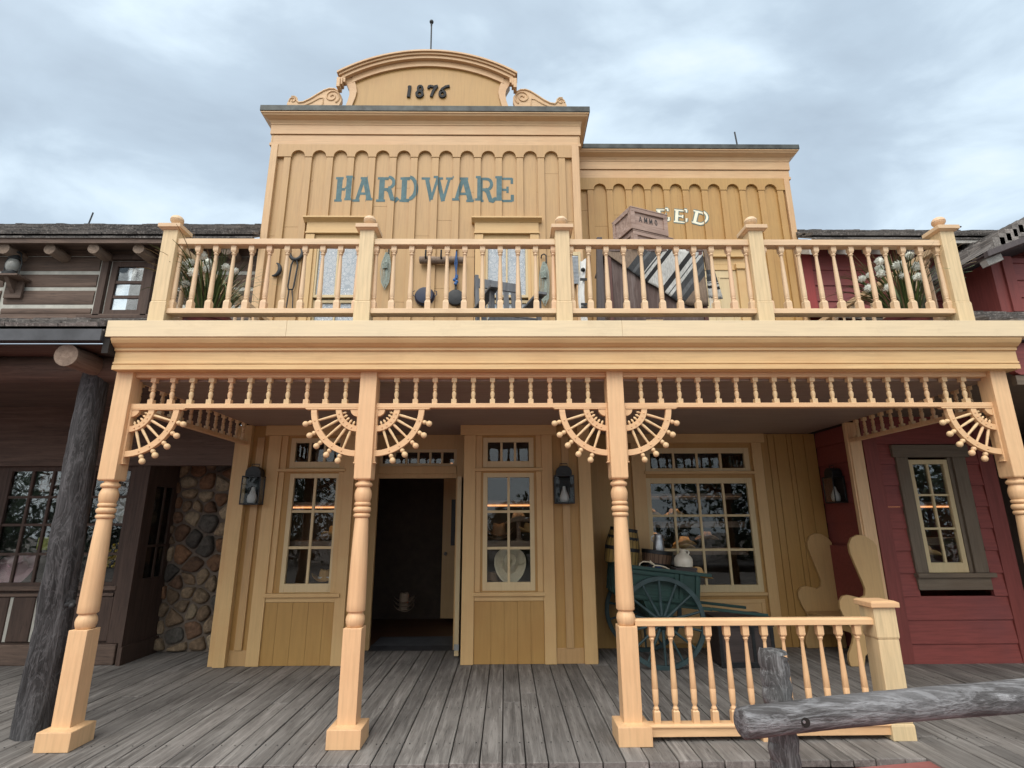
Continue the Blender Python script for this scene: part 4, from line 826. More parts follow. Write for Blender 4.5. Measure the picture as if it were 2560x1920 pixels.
m = MB(); m.box(-4.60, -4.585, 7.40, 7.43, .95, 2.1); m.box(-4.60, -4.585, 7.22, 7.6, 1.33, 1.36); m.box(-4.605, -4.56, 7.0, 7.72, 0, .2); m.build('door_rail', 'brownlog_z', lb)
m = MB(); m.box(LX0, -4.7, 8.8, 8.9, 0, 2.9); m.box(LX0, -4.64, LY+.1, 8.8, 2.6, 2.7); m.box(LX0, -4.64, LY+.1, 8.8, -.03, .01); m.box(-4.66, -4.64, 7.8, 8.8, 0, 2.9); m.build('inside_wall', 'dark', lb)
m = MB(); m.box(-6.6, -4.7, LY+.1, LY+.5, .88, .91); m.build('display_shelf', 'brownlog', lb)
c = MB()
for a in (-6.1, -5.6, -5.3, -5.08): 
    c.sheet([[(a+.24*k/16, LY+.08+.015*math.sin(k*1.9), z) for k in range(17)] for z in (2.28, 2.03)])
c.build('curtain', 'browncurtain', lb)
# chimney-stone wall in the corner
def clip_cell(cell, p, q):
    mx, my = (p[0]+q[0])/2, (p[1]+q[1])/2; nx, ny = q[0]-p[0], q[1]-p[1]; out = []
    for a, b in zip(cell, cell[1:]+cell[:1]):
        da, db = (a[0]-mx)*nx+(a[1]-my)*ny, (b[0]-mx)*nx+(b[1]-my)*ny
        if da <= 0: out.append(a)
        if da*db < 0: t = da/(da-db); out.append((a[0]+(b[0]-a[0])*t, a[1]+(b[1]-a[1])*t))
    return out
sw = thing('stone_wall', 'rubble stone wall of brown and grey fieldstones in the corner left of the store', 'wall', (-4.05, 7.72, 0))
r2_ = random.Random(11); sites = []
tries = 0
while len(sites) < 95 and tries < 9000:
    tries += 1
    p_ = (r2_.uniform(-4.68, -3.42), r2_.uniform(0, 2.95)); big = r2_.uniform(.10, .27)*(1-.45*tries/9000)
    if all(math.hypot(p_[0]-s_[0], (p_[1]-s_[1])*1.1) > (big+s_[2])*.62 for s_ in sites): sites.append((*p_, big))
st = MB(); pal = [(.17, .115, .07), (.24, .175, .11), (.14, .08, .048), (.078, .070, .060), (.30, .235, .155), (.18, .095, .05), (.21, .15, .095)]
for i, s_ in enumerate(sites):
    cell = [(-4.60, .005), (-3.45, .005), (-3.45, 2.9), (-4.60, 2.9)]
    for j, o_ in enumerate(sites):
        if i != j and cell: cell = clip_cell(cell, s_, o_)
    if len(cell) < 3: continue
    cx_s = sum(p_[0] for p_ in cell)/len(cell); cz_s = sum(p_[1] for p_ in cell)/len(cell)
    rad = min(math.hypot(p_[0]-cx_s, p_[1]-cz_s) for p_ in cell)
    ring = cell
    for _ in range(3): ring = [q for a, b in zip(ring, ring[1:]+ring[:1]) for q in ((a[0]*.8+b[0]*.2, a[1]*.8+b[1]*.2), (a[0]*.2+b[0]*.8, a[1]*.2+b[1]*.8))]
    ring = [(cx_s+(x-cx_s)*(1-.016/max(.03, rad)), cz_s+(z-cz_s)*(1-.016/max(.03, rad))) for x, z in ring]
    k = r2_.uniform(.8, 1.2); cc = pal[r2_.randrange(len(pal))]; st.col = tuple(v*k for v in cc); n = len(ring); vs = []; H = r2_.uniform(.03, .075); tx, tz = r2_.uniform(-.25, .25), r2_.uniform(-.25, .25)
    ls = [(1.0, 0), (.97, .5), (.88, .78), (.7, .93), (.4, 1.0)]
    for sc_, hh in ls:
        for x, z in ring:
            dx, dz = (x-cx_s)*sc_, (z-cz_s)*sc_; y = 7.70-H*hh-.5*(tx*dx+tz*dz)*hh-r2_.uniform(0, .004); vs.append((cx_s+dx, y, cz_s+dz))
    vs.append((cx_s, 7.70-H, cz_s)); fs = [(a*n+b, a*n+(b+1) % n, (a+1)*n+(b+1) % n, (a+1)*n+b) for a in range(len(ls)-1) for b in range(n)]+[(4*n+b, 4*n+(b+1) % n, 5*n) for b in range(n)]
    st.add(vs, fs)
st.build('stones', 'stone', sw, 60); m = MB(); m.box(-4.62, -3.5, 7.70, 7.8, 0, 2.95); m.build('mortar_bed', 'mortar', sw)

# ---------------------------------------------------------------- red building on the right
rb = thing('red_building', 'barn red clapboard building with taupe window casing to the right of the yellow store', 'building', (6.5, 7.6, 0))
RY = 6.83
laps(rb, 4.765, 6.04, 0, 2.95, RY, .262, .215, [(4.98, 5.88, .82, 2.5)])
m = MB(); m.box(4.585, 4.765, RY-.035, RY+.02, 0, 2.95); m.box(6.04, 6.235, RY-.035, RY+.02, 0, 2.95); m.build('corner_board', 'red_z', rb, bev=.004)
m = MB(); m.box(4.98, 5.10, RY, RY+.05, .82, 2.5); m.box(5.66, 5.88, RY, RY+.05, .82, 2.5); m.box(5.1, 5.66, RY, RY+.05, .82, 1.0); m.box(6.215, 6.235, RY, 9, 0, 2.95); m.build('wall_core', 'red_z', rb)
m = MB(); m.box(4.965, 5.118, RY-.05, RY+.01, 1.006, 2.40); m.box(5.69, 5.855, RY-.05, RY+.01, 1.006, 2.40); m.box(5.642, 5.69, RY-.02, RY+.03, 1.006, 2.40); m.build('window_casing', 'taupe', rb, bev=.004)
m = MB(); m.box(4.93, 5.91, RY-.055, RY+.01, 2.401, 2.56); m.box(4.955, 5.91, RY-.085, RY+.01, .953, 1.004); m.box(4.968, 5.86, RY-.045, RY+.01, .81, .952); m.build('sill', 'taupe_x', rb, bev=.004)
window(rb, 5.178, 5.570, 1.122, 2.315, RY-.03, [5.372], [1.93, 1.522], .056, .026, bottom=.115)
laps_s = MB()
for k in range(11):
    a = .02+.262*k; b = min(2.853, a+.26); laps_s.prism([(4.50, a), (4.515, b), (4.56, b), (4.56, a)], 6.87, 7.715, 'y')
laps_s.v = [(v[0], v[1], v[2]) for v in laps_s.v]; laps_s.build('side_wall', 'red', rb)
m = MB(); m.box(4.6, 6.2, 8.6, 8.7, 0, 2.9); m.box(4.56, 4.6, 6.9, 8.7, 0, 2.9); m.box(4.6, 6.2, 6.9, 8.6, 2.7, 2.75); m.box(4.6, 6.2, 6.9, 8.6, -.02, .02); m.build('inside_wall', 'inner', rb)
m = MB(); m.box(6.24, 11, 8.6, 8.7, 0, 3.2); m.box(8.2, 8.3, 4.6, 8.6, 0, 3.2); m.build('back_wall', 'brownlog_z', rb)
# its porch roof and upper wall
shingles(rb, 4.63, 11, 4.52, 3.335, 7.75, 4.74, rows=13); m = MB(); m.box(4.64, 11, 4.54, 4.60, 3.20, 3.315); m.build('gutter', 'lead', rb)
m = MB(); m.prism([(4.60, 3.19)]+[(4.565+.06*math.cos(R(a)), 3.03+.13*math.sin(R(a))) for a in (60, 40, 20, 0, -20, -40, -60)]+[(4.64, 2.89), (11, 2.89), (11, 3.19)], 4.60, 4.66); m.build('eave_beam', 'red', rb)
m = MB(); m.box(4.57, 11, 4.665, 8.6, 2.93, 2.95); m.box(4.6, 11, 4.61, 4.66, 2.80, 2.885); m.build('soffit', 'taupe_x', rb)
UY = 7.76
laps(rb, 4.86, 9.2, 4.70, 6.0, UY, .266, 4.95); m = MB(); m.box(4.70, 4.86, UY-.06, UY+.02, 3.3, 6.0); m.build('corner_board', 'redbright', rb, bev=.004)
m = MB(); m.box(4.72, 9.2, UY-.02, UY+.02, 3.3, 4.70); m.build('wall_core', 'red_z', rb)
shingles(rb, 4.66, 11, 7.28, 5.80, 9.6, 7.23, rows=13); m = MB(); m.box(4.68, 11, 7.30, 7.34, 5.715, 5.79); m.build('eave_board', 'eave', rb)
for k in range(6):
    x = 4.62+.55*k; m = MB(); m.prism([(7.33, 5.535), (7.33, 5.712), (7.8, 6.0), (7.8, 5.80)], x, x+.085, 'x'); m.build('rafter', 'eave', rb, bev=.004)
m = MB(); m.box(6.0, 6.55, UY-.05, UY, 5.48, 5.62); m.build('window_head', 'taupe_x', rb)
# gabled wing at the far right
gx0, gz0, gsl = 6.46, 5.10, .38
gr = MB()
for k in range(22):
    for j in range(14):
        a = 6.60+.10*k; y0 = 6.46+.2*j; zz = 5.33+min(k, 5)*.062+max(0, k-5)*.04+.012*j; gg = rnd.random(); gr.col = (gg,)*3; q = rnd.uniform(-.012, .012)
        gr.box(a+q, a+.16, y0, y0+.195, zz-.17, zz+rnd.uniform(0, .018))
gr.col = (.2,)*3; gr.prism([(6.50, 5.14), (6.60, 5.27), (7.10, 5.585), (8.75, 6.25), (8.75, 5.99)], 6.47, 9.3); gr.build('gable_roof', 'shingle', rb)
m = MB(); m.prism([(gx0, gz0-.06), (gx0, gz0+.02), (gx0+3.2, gz0+.02+3.2*gsl), (gx0+3.2, gz0-.06+3.2*gsl)], 6.44, 6.50); m.prism([(gx0, gz0-.02), (gx0, gz0+.0), (gx0+3.2, gz0+3.2*gsl), (gx0+3.2, gz0-.02+3.2*gsl)], 6.50, 9.5); m.build('bargeboard', 'plank', rb)
m = MB(); m.prism([(gx0+.10, gz0-.13), (gx0+.07, gz0-.045), (gx0+.30, gz0+.045), (gx0+.32, gz0-.045)], 6.56, 6.66); m.build('rafter', 'eave', rb)
laps(rb, 7.28, 9.6, 4.45, 5.30, 7.0, .266, 4.95); m = MB(); m.box(6.98, 7.13, 6.96, 7.76, 4.45, 5.24); m.box(7.13, 7.28, 6.93, 7.02, 4.45, 5.3); m.build('corner_board', 'red_z', rb, bev=.004)

# ---------------------------------------------------------------- lightning rods
def rod(x, y, z0, z1, lab, lean=0, ball=.0, tee=False):
    m = MB(); m.tube([(x, y, z0), (x+lean*.5, y, (z0+z1)/2), (x+lean, y, z1)], .013, 6)
    if ball: m.ball((x+lean, y, z1), ball); m.lathe([(0, .012), (.05, .016)], (x+lean, y, z1-.1), 8)
    if tee: m.tube([(x-.08, y, z1-.02), (x+.08, y, z1-.01)], .016, 6); m.tube([(x, y, z0), (x, y, z1)], .018, 6)
    single(m, 'lightning_rod', 'iron', lab, 'lightning rod', (x, y, z0), 40)
rod(-1.19, 7.02, 8.70, 9.545, 'tall thin lightning rod with a ball tip above the 1876 crest', -.01, .034)
rod(3.95, 7.75, 7.60, 8.06, 'short bare lightning rod on the flat cornice of the feed wing', -.03)
rod(-7.9, 9.15, 7.0, 7.36, 'thin leaning lightning rod on the log building ridge', .06)
rod(8.85, 9.3, 6.95, 7.2, 'small T-shaped vent pipe on the red building ridge', 0, 0, True)

# ---------------------------------------------------------------- wall lanterns
def lantern(x, y, z, w, d, h, lab, rot=0):
    """z is the bottom; faces -y before turning by rot"""
    t = thing('wall_lantern', lab, 'lantern', (x, y, z), (0, 0, rot), 'lanterns on the porch walls')
    a, e_ = w/2, .012; f = MB()
    f.box(-a, a, -d, 0, 0, .018); f.box(-a, a, -d, 0, h, h+.016); f.box(-a+.002, a-.002, -.012, -.002, .018, h)
    for sx in (-1, 1):
        f.box(sx*a-e_ if sx > 0 else -a, a if sx > 0 else -a+e_, -d, -d+e_, .018, h)
        f.box(sx*a-e_ if sx > 0 else -a, a if sx > 0 else -a+e_, -.014-e_, -.014, .018, h)
    f.build('frame', 'black', t, local=True, bev=.002)
    c = MB(); n = 12; P = [(-a*.80, h+.017)]+[(-a*.80*math.cos(math.pi*k/n), h+.06+.075*math.sin(math.pi*k/n)) for k in range(n+1)]+[(a*.80, h+.017)]
    c.prism(P, -d*.85, -.01); c.build('hood', 'black', t, local=True, bev=.004)
    hd = MB(); hd.tube([(-.045, -d*.5, h+.125), (-.045, -d*.5, h+.165), (.045, -d*.5, h+.165), (.045, -d*.5, h+.125)], .005, 6); hd.build('handle', 'black', t, local=True)
    g_ = MB(); g_.box(-a+e_, a-e_, -d+.004, -d+.007, .018, h); g_.box(-a+.004, -a+.007, -d+e_, -.03, .018, h); g_.box(a-.007, a-.004, -d+e_, -.03, .018, h); g_.build('pane', 'lanternglass', t, local=True)
    b = MB(); b.lathe([(.018, .035), (.03, .05), (.07, .058), (.11, .052), (.15, .034), (.18, .022), (.215, .016)], (0, -d*.5, 0), 16); b.build('lamp', 'globe', t, 40, local=True)
lantern(-3.155, 6.925, 1.845, .235, .16, .335, 'black iron wall lantern on the store wall beside the stone corner', R(0))
lantern(.735, 6.925, 1.842, .245, .15, .335, 'black iron wall lantern between the right shop bay and the cart')
lantern(4.497, 7.26, 1.85, .24, .17, .33, 'black iron wall lantern on the dark red wall above the settle', R(-90))
# oil lantern on its shelf
t = thing('oil_lantern', 'old rusty oil lantern with pale glass on a bracket shelf of the log wall', 'lantern', (-6.93, 6.97, 4.985)); t.scale = (1.35,)*3
m = MB(); m.lathe([(0, .07), (.03, .075), (.045, .05), (.06, .045)], (0, 0, 0), 16); m.lathe([(.185, .045), (.20, .055), (.215, .05), (.25, .03), (.255, .052), (.27, .05), (.285, .03)], (0, 0, 0), 16); m.build('body', 'iron', t, 40, local=True)
m = MB(); m.lathe([(.06, .045), (.09, .06), (.13, .062), (.17, .05), (.185, .042)], (0, 0, 0), 16); m.build('chimney', 'smoky', t, 50, local=True)
m = MB(); m.tube([(-.075, 0, .02), (-.085, 0, .15), (-.05, 0, .27), (0, 0, .30), (.05, 0, .27), (.085, 0, .15), (.075, 0, .02)], .006, 6); m.build('handle', 'iron', t, local=True)
m = MB(); m.box(-7.12, -6.74, 6.86, 7.09, 4.955, 4.982); m.prism([(7.09, 4.72), (7.09, 4.954), (6.90, 4.954)], -6.96, -6.90, 'x'); m.box(-7.05, -6.81, 7.055, 7.088, 4.70, 4.954); single(m, 'bracket_shelf', 'brownlog', 'dark wooden bracket shelf under the oil lantern on the log wall', 'shelf', (-6.93, 7.08, 4.95), bev=.003)
# ---------------------------------------------------------------- hitching rail in front
hr = thing('hitching_rail', 'grey weathered log hitching rail with a bolted post in front of the porch', 'hitching rail', (1.55, 3.33, -.16))
m = MB(); pts, rs = [], []
for k in range(46): t = k/45; pts.append((1.490+.006*math.sin(k*1.7), 3.256, -.16+1.07*t)); rs.append(.0755)
m.tube(pts, rs, 36); m.lathe([(.91, .0745), (.921, .069), (.927, .052), (.93, .02)], (1.49, 3.256, 0), 36); roughen(m, .0018, 12, 0, (1, 1, .35), 3); m.build('post', 'log_z', hr, 80)
m = MB(); pts, rs = [], []; A, B = Vector((1.20, 3.05, .632)), Vector((5.2, 3.835, .672))
for k in range(150):
    t = k/149; p_ = A+(B-A)*t; pts.append((p_.x, p_.y, p_.z+.006*math.sin(t*9))); rs.append(.0705+.029*t)
pts = [tuple(Vector(pts[0])-(B-A).normalized()*.012)]+pts; rs = [rs[0]*.82]+rs
m.tube(pts, rs, 40); roughen(m, .0035, 10, 0, (.35, 1, 1), 8); m.build('rail', 'log', hr, 80)
m = MB(); bp_ = A+(B-A)*.079; m.lathe([(0, .023), (.004, .023), (.0045, .001)], (bp_.x, bp_.y-.0745, bp_.z), 14, (.06, -1, 0)); o = m.build('bolt_hole_disc', 'dark', hr)  # black disc on the surface, painted in place of the hole's inner shade
m = MB(); m.lathe([(0, .0075), (.004, .007)], (bp_.x-.010, bp_.y-.0795, bp_.z+.004), 8, (.06, -1, 0)); m.build('bolt', 'steel', o)

# ---------------------------------------------------------------- hand cart and its load
cart = thing('hand_cart', 'dark green two-wheeled wooden hand cart tipped onto its shafts on the porch', 'cart', (1.80, 7.03, .50)); cart.rotation_euler = (0, R(6.5), 0)
def LB(*a): return MB().box(*a)
W0, W1 = -.31, .40
m = MB()
for y in (W0, W1-.03): m.box(-.50, .46, y, y+.03, .24, .545)
m.box(-.50, -.47, W0+.031, W1-.031, .24, .545); m.box(.43, .46, W0+.031, W1-.031, .24, .545); m.box(-.50, .46, W0, W1, .205, .238)
m.build('body', 'cart', cart, local=True, bev=.004)
m = MB()
for y in (W0-.022, W1+.002):
    m.box(-.54, .58, y-.012, y+.032, .546, .585)
    for x in (-.49, -.40, .17, .23, .42): m.box(x-.022, x+.022, y, y+.02, .245, .545)
    m.box(-.378, .148, y+.004, y+.019, .49, .535); m.box(-.468, .44, y+.004, y+.019, .22, .262)
m.box(-.545, -.49, W0-.03, W1+.03, .545, .583)
for k in range(6): yy = W0+.03+k*.125; m.box(-.522, -.501, yy, yy+.04, .23, .545)
m.build('framing', 'cart', cart, local=True, bev=.004)
m = MB(); m.prism([(-.20, .20), (-.10, .0), (.12, .0), (.22, .20)], W0+.02, W1-.02); m.box(-.025, .025, W0-.12, W1+.12, -.025, .025); m.build('axle_block', 'cart', cart, local=True)
def shaft(y):
    m = MB(); m.box(.0, .62, y, y+.045, .165, .203); m.box(.62, 1.28, y+.004, y+.041, .172, .206); return m
for y in (W0+.03, W1-.08): shaft(y).build('shaft', 'cart', cart, local=True, bev=.006)
def wheel_parts(y):
    w = link('wheel', None, cart, (0, y, 0)); w.empty_display_size = .1
    r = MB(); n = 56; rows = [(.452, -.02), (.500, -.02), (.502, -.016), (.502, .016), (.500, .02), (.452, .02)]
    vs = [(rr_*math.cos(2*math.pi*k/n), yy, rr_*math.sin(2*math.pi*k/n)) for rr_, yy in rows for k in range(n)]
    r.add(vs, [(a*n+k, a*n+(k+1) % n, ((a+1) % 6)*n+(k+1) % n, ((a+1) % 6)*n+k) for a in range(6) for k in range(n)]); r.build('rim', 'wheel', w, 40, local=True)
    h = MB(); h.lathe([(-.10, .035), (-.08, .05), (-.03, .075), (.03, .075), (.07, .055), (.09, .04)], (0, 0, 0), 20, (0, 1, 0)); h.build('hub', 'wheel', w, 40, local=True)
    sp_ = MB()
    sp_.lathe([(.06, .021), (.12, .019), (.28, .0145), (.455, .0135)], (0, 0, 0), 10, (1, 0, 0)); sme = sp_.mesh('spoke', 'wheel', 40)
    for k in range(14): link('spoke', sme, w, rot=(0, -R(20.3+k*360/14), 0))
wheel_parts(W0-.09); wheel_parts(W1+.09)
def barrel(name, lab, x, y, z, r0, r1, r2, h, m1, hoops, rot=(0, 0, 0), cat='barrel'):
    t = thing(name, lab, cat, (x, y, z), rot); b = MB(); n = 22
    prof = [(0, r0), (h*.25, r0*.4+r1*.6), (h*.5, r1), (h*.75, r2*.4+r1*.6), (h, r2)]
    vs = []; fs = []
    b.lathe(prof+[(h, r2-.02), (h-.03, r2-.02), (h-.03, .001)], (0, 0, 0), n, cap=False); b.build('staves', m1, t, local=True, bev=0)
    s = MB()
    for k in range(n):
        a = 2*math.pi*k/n
        s.tube([(rr_*math.cos(a), rr_*math.sin(a), hh) for hh, rr_ in prof], .0025, 4)
    s.build('stave_joints', 'dark', t, local=True)
    for f in hoops:
        hh = h*f; rr_ = r0+(r1-r0)*min(1, f*2) if f < .5 else r1+(r2-r1)*(f-.5)*2
        q = MB(); q.lathe([(hh-.022, rr_+.001), (hh-.022, rr_+.006), (hh+.022, rr_+.006), (hh+.022, rr_+.001)], (0, 0, 0), 28, cap=False); q.build('hoop', 'black', t, 40, local=True)
    return t
barrel('barrel', 'yellowish oak barrel with black hoops riding at the rear of the green cart', 1.47, 7.17, 1.11, .215, .215, .165, .43, 'oak', (.42, .72, .96), (0, R(8), 0))
barrel('half_barrel', 'low brown half barrel with a black top hoop carrying a milk can on the cart', 1.93, 7.22, 1.045, .165, .18, .195, .22, 'brownoak', (.9, .2), (0, R(7), 0), 'tub')
t = thing('milk_can', 'small galvanised milk can standing on the brown half barrel', 'milk can', (1.965, 7.18, 1.262), (0, R(3), 0))
m = MB(); m.lathe([(0, .072), (.01, .074), (.13, .062), (.16, .052), (.19, .05), (.198, .056), (.205, .056)], (0, 0, 0), 22); m.build('body', 'steel', t, 40, local=True)
m = MB(); m.tube([(-.062, 0, .10), (-.09, 0, .13), (-.085, 0, .17), (-.055, 0, .18)], .007, 6); m.build('handle', 'steel', t, 40, local=True)
t = thing('stoneware_jug', 'white glazed stoneware jug with a small ear handle on the cart corner', 'jug', (2.19, 6.93, 1.075), (0, R(3), 0))
m = MB(); m.lathe([(0, .085), (.012, .108), (.06, .114), (.105, .108), (.14, .084), (.160, .052), (.172, .037), (.185, .034), (.192, .040), (.205, .042), (.213, .036)], (0, 0, 0), 26); m.build('body', 'jug', t, 40, local=True)
m = MB(); m.tube([(.035, 0, .196), (.062, 0, .20), (.072, 0, .178), (.062, 0, .155), (.05, 0, .148)], .0095, 8); m.build('handle', 'jug', t, 50, local=True)
single(MB().box(2.06, 2.33, 6.84, 7.04, 1.02, 1.073), 'wooden_box', 'trunk', 'dark flat wooden box under the stoneware jug', 'box', (2.19, 6.94, 1.02), bev=.004)
m = MB(); m.sheet([[(1.56+.05*i, 6.80+.04*j, 1.09-.012*i+.055*math.exp(-((i-6)**2+(j-4)**2)/9)+.014*math.sin(i*1.7+j)+.01*math.sin(j*2.3)) for i in range(12)] for j in range(9)]); m.sheet([[(1.82+.035*i, 6.765-.012*j, 1.10-.01*i-.022*j+.012*math.sin(i*2.1)) for i in range(8)] for j in range(4)])
single(m, 'navy_cloth', 'bluecloth', 'crumpled navy blue cloth spilling over the rim of the green cart', 'cloth', (1.8, 6.9, 1.09), 50)
m = MB(); m.tube([(1.60, 6.79, 1.05), (1.615, 6.78, 1.13), (1.66, 6.79, 1.155), (1.73, 6.8, 1.15), (1.80, 6.78, 1.11), (1.86, 6.77, 1.105), (1.92, 6.77, 1.09), (1.97, 6.76, 1.06)], .0085, 7); m.tube([(1.80, 6.78, 1.11), (1.76, 6.775, 1.075), (1.73, 6.765, 1.05)], .0085, 7); m.tube([(1.80, 6.78, 1.11), (1.765, 6.79, 1.14), (1.745, 6.79, 1.165)], .0085, 7)
single(m, 'pale_rope', 'felt', 'knotted pale rope lying over the blue cloth in the cart', 'rope', (1.8, 6.79, 1.1), 50)
m = MB(); m.tube([(1.66, 7.60, 0), (1.70, 7.65, 1.95)], .012, 8); single(m, 'broom_handle', 'sash', 'thin pale pole leaning in the corner behind the barrel', 'pole', (1.66, 7.6, 0), 40)

# ---------------------------------------------------------------- trunk and settle
t = thing('trunk', 'dark wooden trunk with corner straps on the deck under the cart shafts', 'trunk', (2.82, 7.0, 0))
m = MB(); m.box(2.46, 3.10, 6.70, 7.12, .025, .43); m.build('body', 'trunk', t, bev=.006)
m = MB(); m.box(2.445, 3.115, 6.685, 7.135, .432, .535); m.build('lid', 'trunk', t, bev=.008)
m = MB()
for x in (2.46, 2.84, 3.06): m.box(x, x+.04, 6.69, 6.70, .03, .43)
m.box(2.46, 3.1, 6.688, 6.70, .0, .06); m.box(2.75, 2.83, 6.68, 6.684, .36, .48); m.build('strap', 'black', t, bev=.002)
bn = thing('settle_bench', 'cream high-backed settle with curvy cut-out ends on the porch right side', 'bench', (4.25, 7.2, 0))
out = [(3.965, 0), (3.95, .06), (3.96, .13), (4.02, .24), (4.045, .31), (4.03, .40), (3.97, .52), (3.935, .62), (3.94, .70), (3.985, .755), (4.05, .77), (4.12, .755), (4.20, .735), (4.255, .765), (4.27, .83), (4.255, .90), (4.19, 1.12), (4.155, 1.25), (4.155, 1.34), (4.20, 1.42), (4.28, 1.455), (4.37, 1.44), (4.46, 1.38), (4.49, 1.33), (4.49, 0), (4.43, 0), (4.40, .11), (4.33, .16), (4.22, .17), (4.15, .11), (4.12, 0)]
for y in (6.72, 7.64): m = MB(); m.prism(out, y, y+.04); m.build('end_panel', 'bench', bn, bev=.004)
m = MB(); m.box(4.02, 4.45, 6.761, 7.639, .425, .455); m.build('seat', 'bench', bn, bev=.004); m = MB(); m.box(4.455, 4.485, 6.761, 7.639, .2, 1.3); m.build('backrest', 'red', bn); m = MB(); m.box(4.04, 4.07, 6.761, 7.639, .35, .424); m.build('apron', 'bench', bn)

# ---------------------------------------------------------------- things on the balcony
BZ = 3.318
def planter(x, y, lab, flowers, seed):
    r = random.Random(seed); t = thing('flower_planter', lab, 'planter', (x, y, BZ), None, 'grass planters at the balcony corners')
    m = MB(); m.lathe([(0, .15), (.02, .155), (.22, .20), (.225, .215), (.285, .22), (.29, .20), (.26, .195), (.255, .001)], (0, 0, 0), 28); m.build('pot', 'pot', t, 40, local=True)
    for nm_, mt_, n, dry in (('foliage', 'leaf', 210, 0), ('dry_leaves', 'dryleaf', 60, 1)):
        f = MB()
        for k in range(n):
            a = r.uniform(0, 2*math.pi); rr0 = .16*math.sqrt(r.random()); L = r.uniform(.35, .82)*(1.1 if dry else 1); lean = r.uniform(.35, 1.25)*(1.1 if dry else 1)*(.4+rr0*4); w = r.uniform(.0045, .010)*(.7 if dry else 1); p = Vector((rr0*math.cos(a), rr0*math.sin(a), .24)); a += r.uniform(-.5, .5); d = Vector((math.cos(a), math.sin(a), 0)); side = Vector((-d.y, d.x, 0))
            row = []; th = R(88)-lean*.25; n_ = 9; droop = lean*r.uniform(1.0, 2.6)
            for q in range(n_+1):
                u = q/n_; ww = w*(1-u**2.2)+.0008; row.append((p-side*ww, p+side*ww+Vector((0, 0, .003)))); p = p+(d*math.cos(th)+Vector((0, 0, 1))*math.sin(th))*L/n_; th -= droop/n_*(.5+u)
            f.sheet([[tuple(a_), tuple(b_)] for a_, b_ in row])
        f.build(nm_, mt_, t, 180, local=True)
    for fx, fz, s in flowers:
        fy = r.uniform(-.40, -.20); kk = (y+fy)/5.0; px = fx*kk-x; pz = 1.624+(fz-1.624)*kk-BZ; fl_ = MB(); c_ = Vector((px, fy, pz)); s *= 1.12; fl_.ball(c_, s*.72, 10, 7)
        for k in range(90):
            v = Vector((r.gauss(0, 1), r.gauss(0, 1), r.gauss(0, 1))).normalized(); b_ = v.orthogonal().normalized(); e_ = c_+v*s*r.uniform(.9, 1.08); q = c_+v*s*.62; w = s*.13; b2 = v.cross(b_)
            fl_.add([q+b_*w, q-b_*w*.5+b2*w*.8, q-b_*w*.5-b2*w*.8, e_], [(0, 1, 3), (1, 2, 3), (2, 0, 3)])
        o = fl_.build('flower', 'flower', t, local=True)
        sm_ = MB(); sm_.tube([(px*.35, fy*.4, .25), (px*.75, fy*.8, .25+(pz-.25)*.55), (px, fy, pz-s*.6)], .0045, 6); sm_.build('stem', 'stem', o, local=True)
planter(-2.955, 5.02, 'red clay planter of long grass and white globe flowers at the left balcony corner', [(-3.09, 4.265, .048), (-3.25, 4.15, .046), (-3.155, 4.08, .048), (-3.02, 4.19, .044), (-3.02, 4.12, .044), (-2.832, 4.14, .040), (-3.21, 3.955, .040), (-2.735, 4.10, .032), (-3.20, 4.195, .040), (-3.31, 4.12, .042)], 3)
planter(4.05, 5.02, 'red clay planter of long grass and white globe flowers at the right balcony corner', [(4.05, 4.17, .050), (4.245, 4.16, .048), (4.19, 4.28, .042), (4.085, 4.06, .042), (4.23, 4.04, .042), (3.90, 3.92, .040), (3.865, 4.215, .044), (3.85, 4.13, .042), (3.855, 4.08, .042), (3.65, 4.02, .036), (3.695, 3.915, .040), (3.73, 4.06, .030)], 5)
# hung on the hardware wall
WY = HY-.03
m = MB(); a = [(-3.235+.085*math.cos(R(t_)), WY-.03, 5.06+.10*math.sin(R(t_))) for t_ in range(70, -101, -10)]; m.tube(a, [.008+.022*math.sin(math.pi*(k+.5)/len(a)) for k in range(len(a))], 8); single(m, 'sickle', 'iron', 'crescent grey sickle blade hanging on the yellow wall', 'sickle', (-3.2, WY, 5.05), 50)
m = MB(); a = [(-2.945+.085*math.cos(R(t_)), WY-.035, 5.305+.10*math.sin(R(t_))) for t_ in range(155, 411, 12)]; m.tube(a, [.016+.012*math.sin(math.pi*k/(len(a)-1)) for k in range(len(a))], 8); single(m, 'horseshoe_hook', 'iron', 'open iron horseshoe hook left of the first balcony window', 'hook', (-2.945, WY, 5.3), 50)
m = MB()
m.tube([(-2.965, WY-.04, 5.21), (-2.995, WY-.04, 5.12), (-3.01, WY-.04, 4.80), (-3.0, WY-.04, 4.75), (-2.94, WY-.04, 4.75), (-2.93, WY-.04, 4.80), (-2.905, WY-.04, 5.12), (-2.935, WY-.04, 5.21)], .012, 8); m.tube([(-2.99, WY-.04, 4.75), (-3.0, WY-.04, 4.48)], .010, 6); m.tube([(-2.95, WY-.04, 4.75), (-2.925, WY-.04, 4.62), (-2.915, WY-.04, 4.45)], .008, 6)
single(m, 'iron_tongs', 'iron', 'long black iron tongs hanging from the horseshoe hook', 'tongs', (-2.96, WY, 5.2), 50)
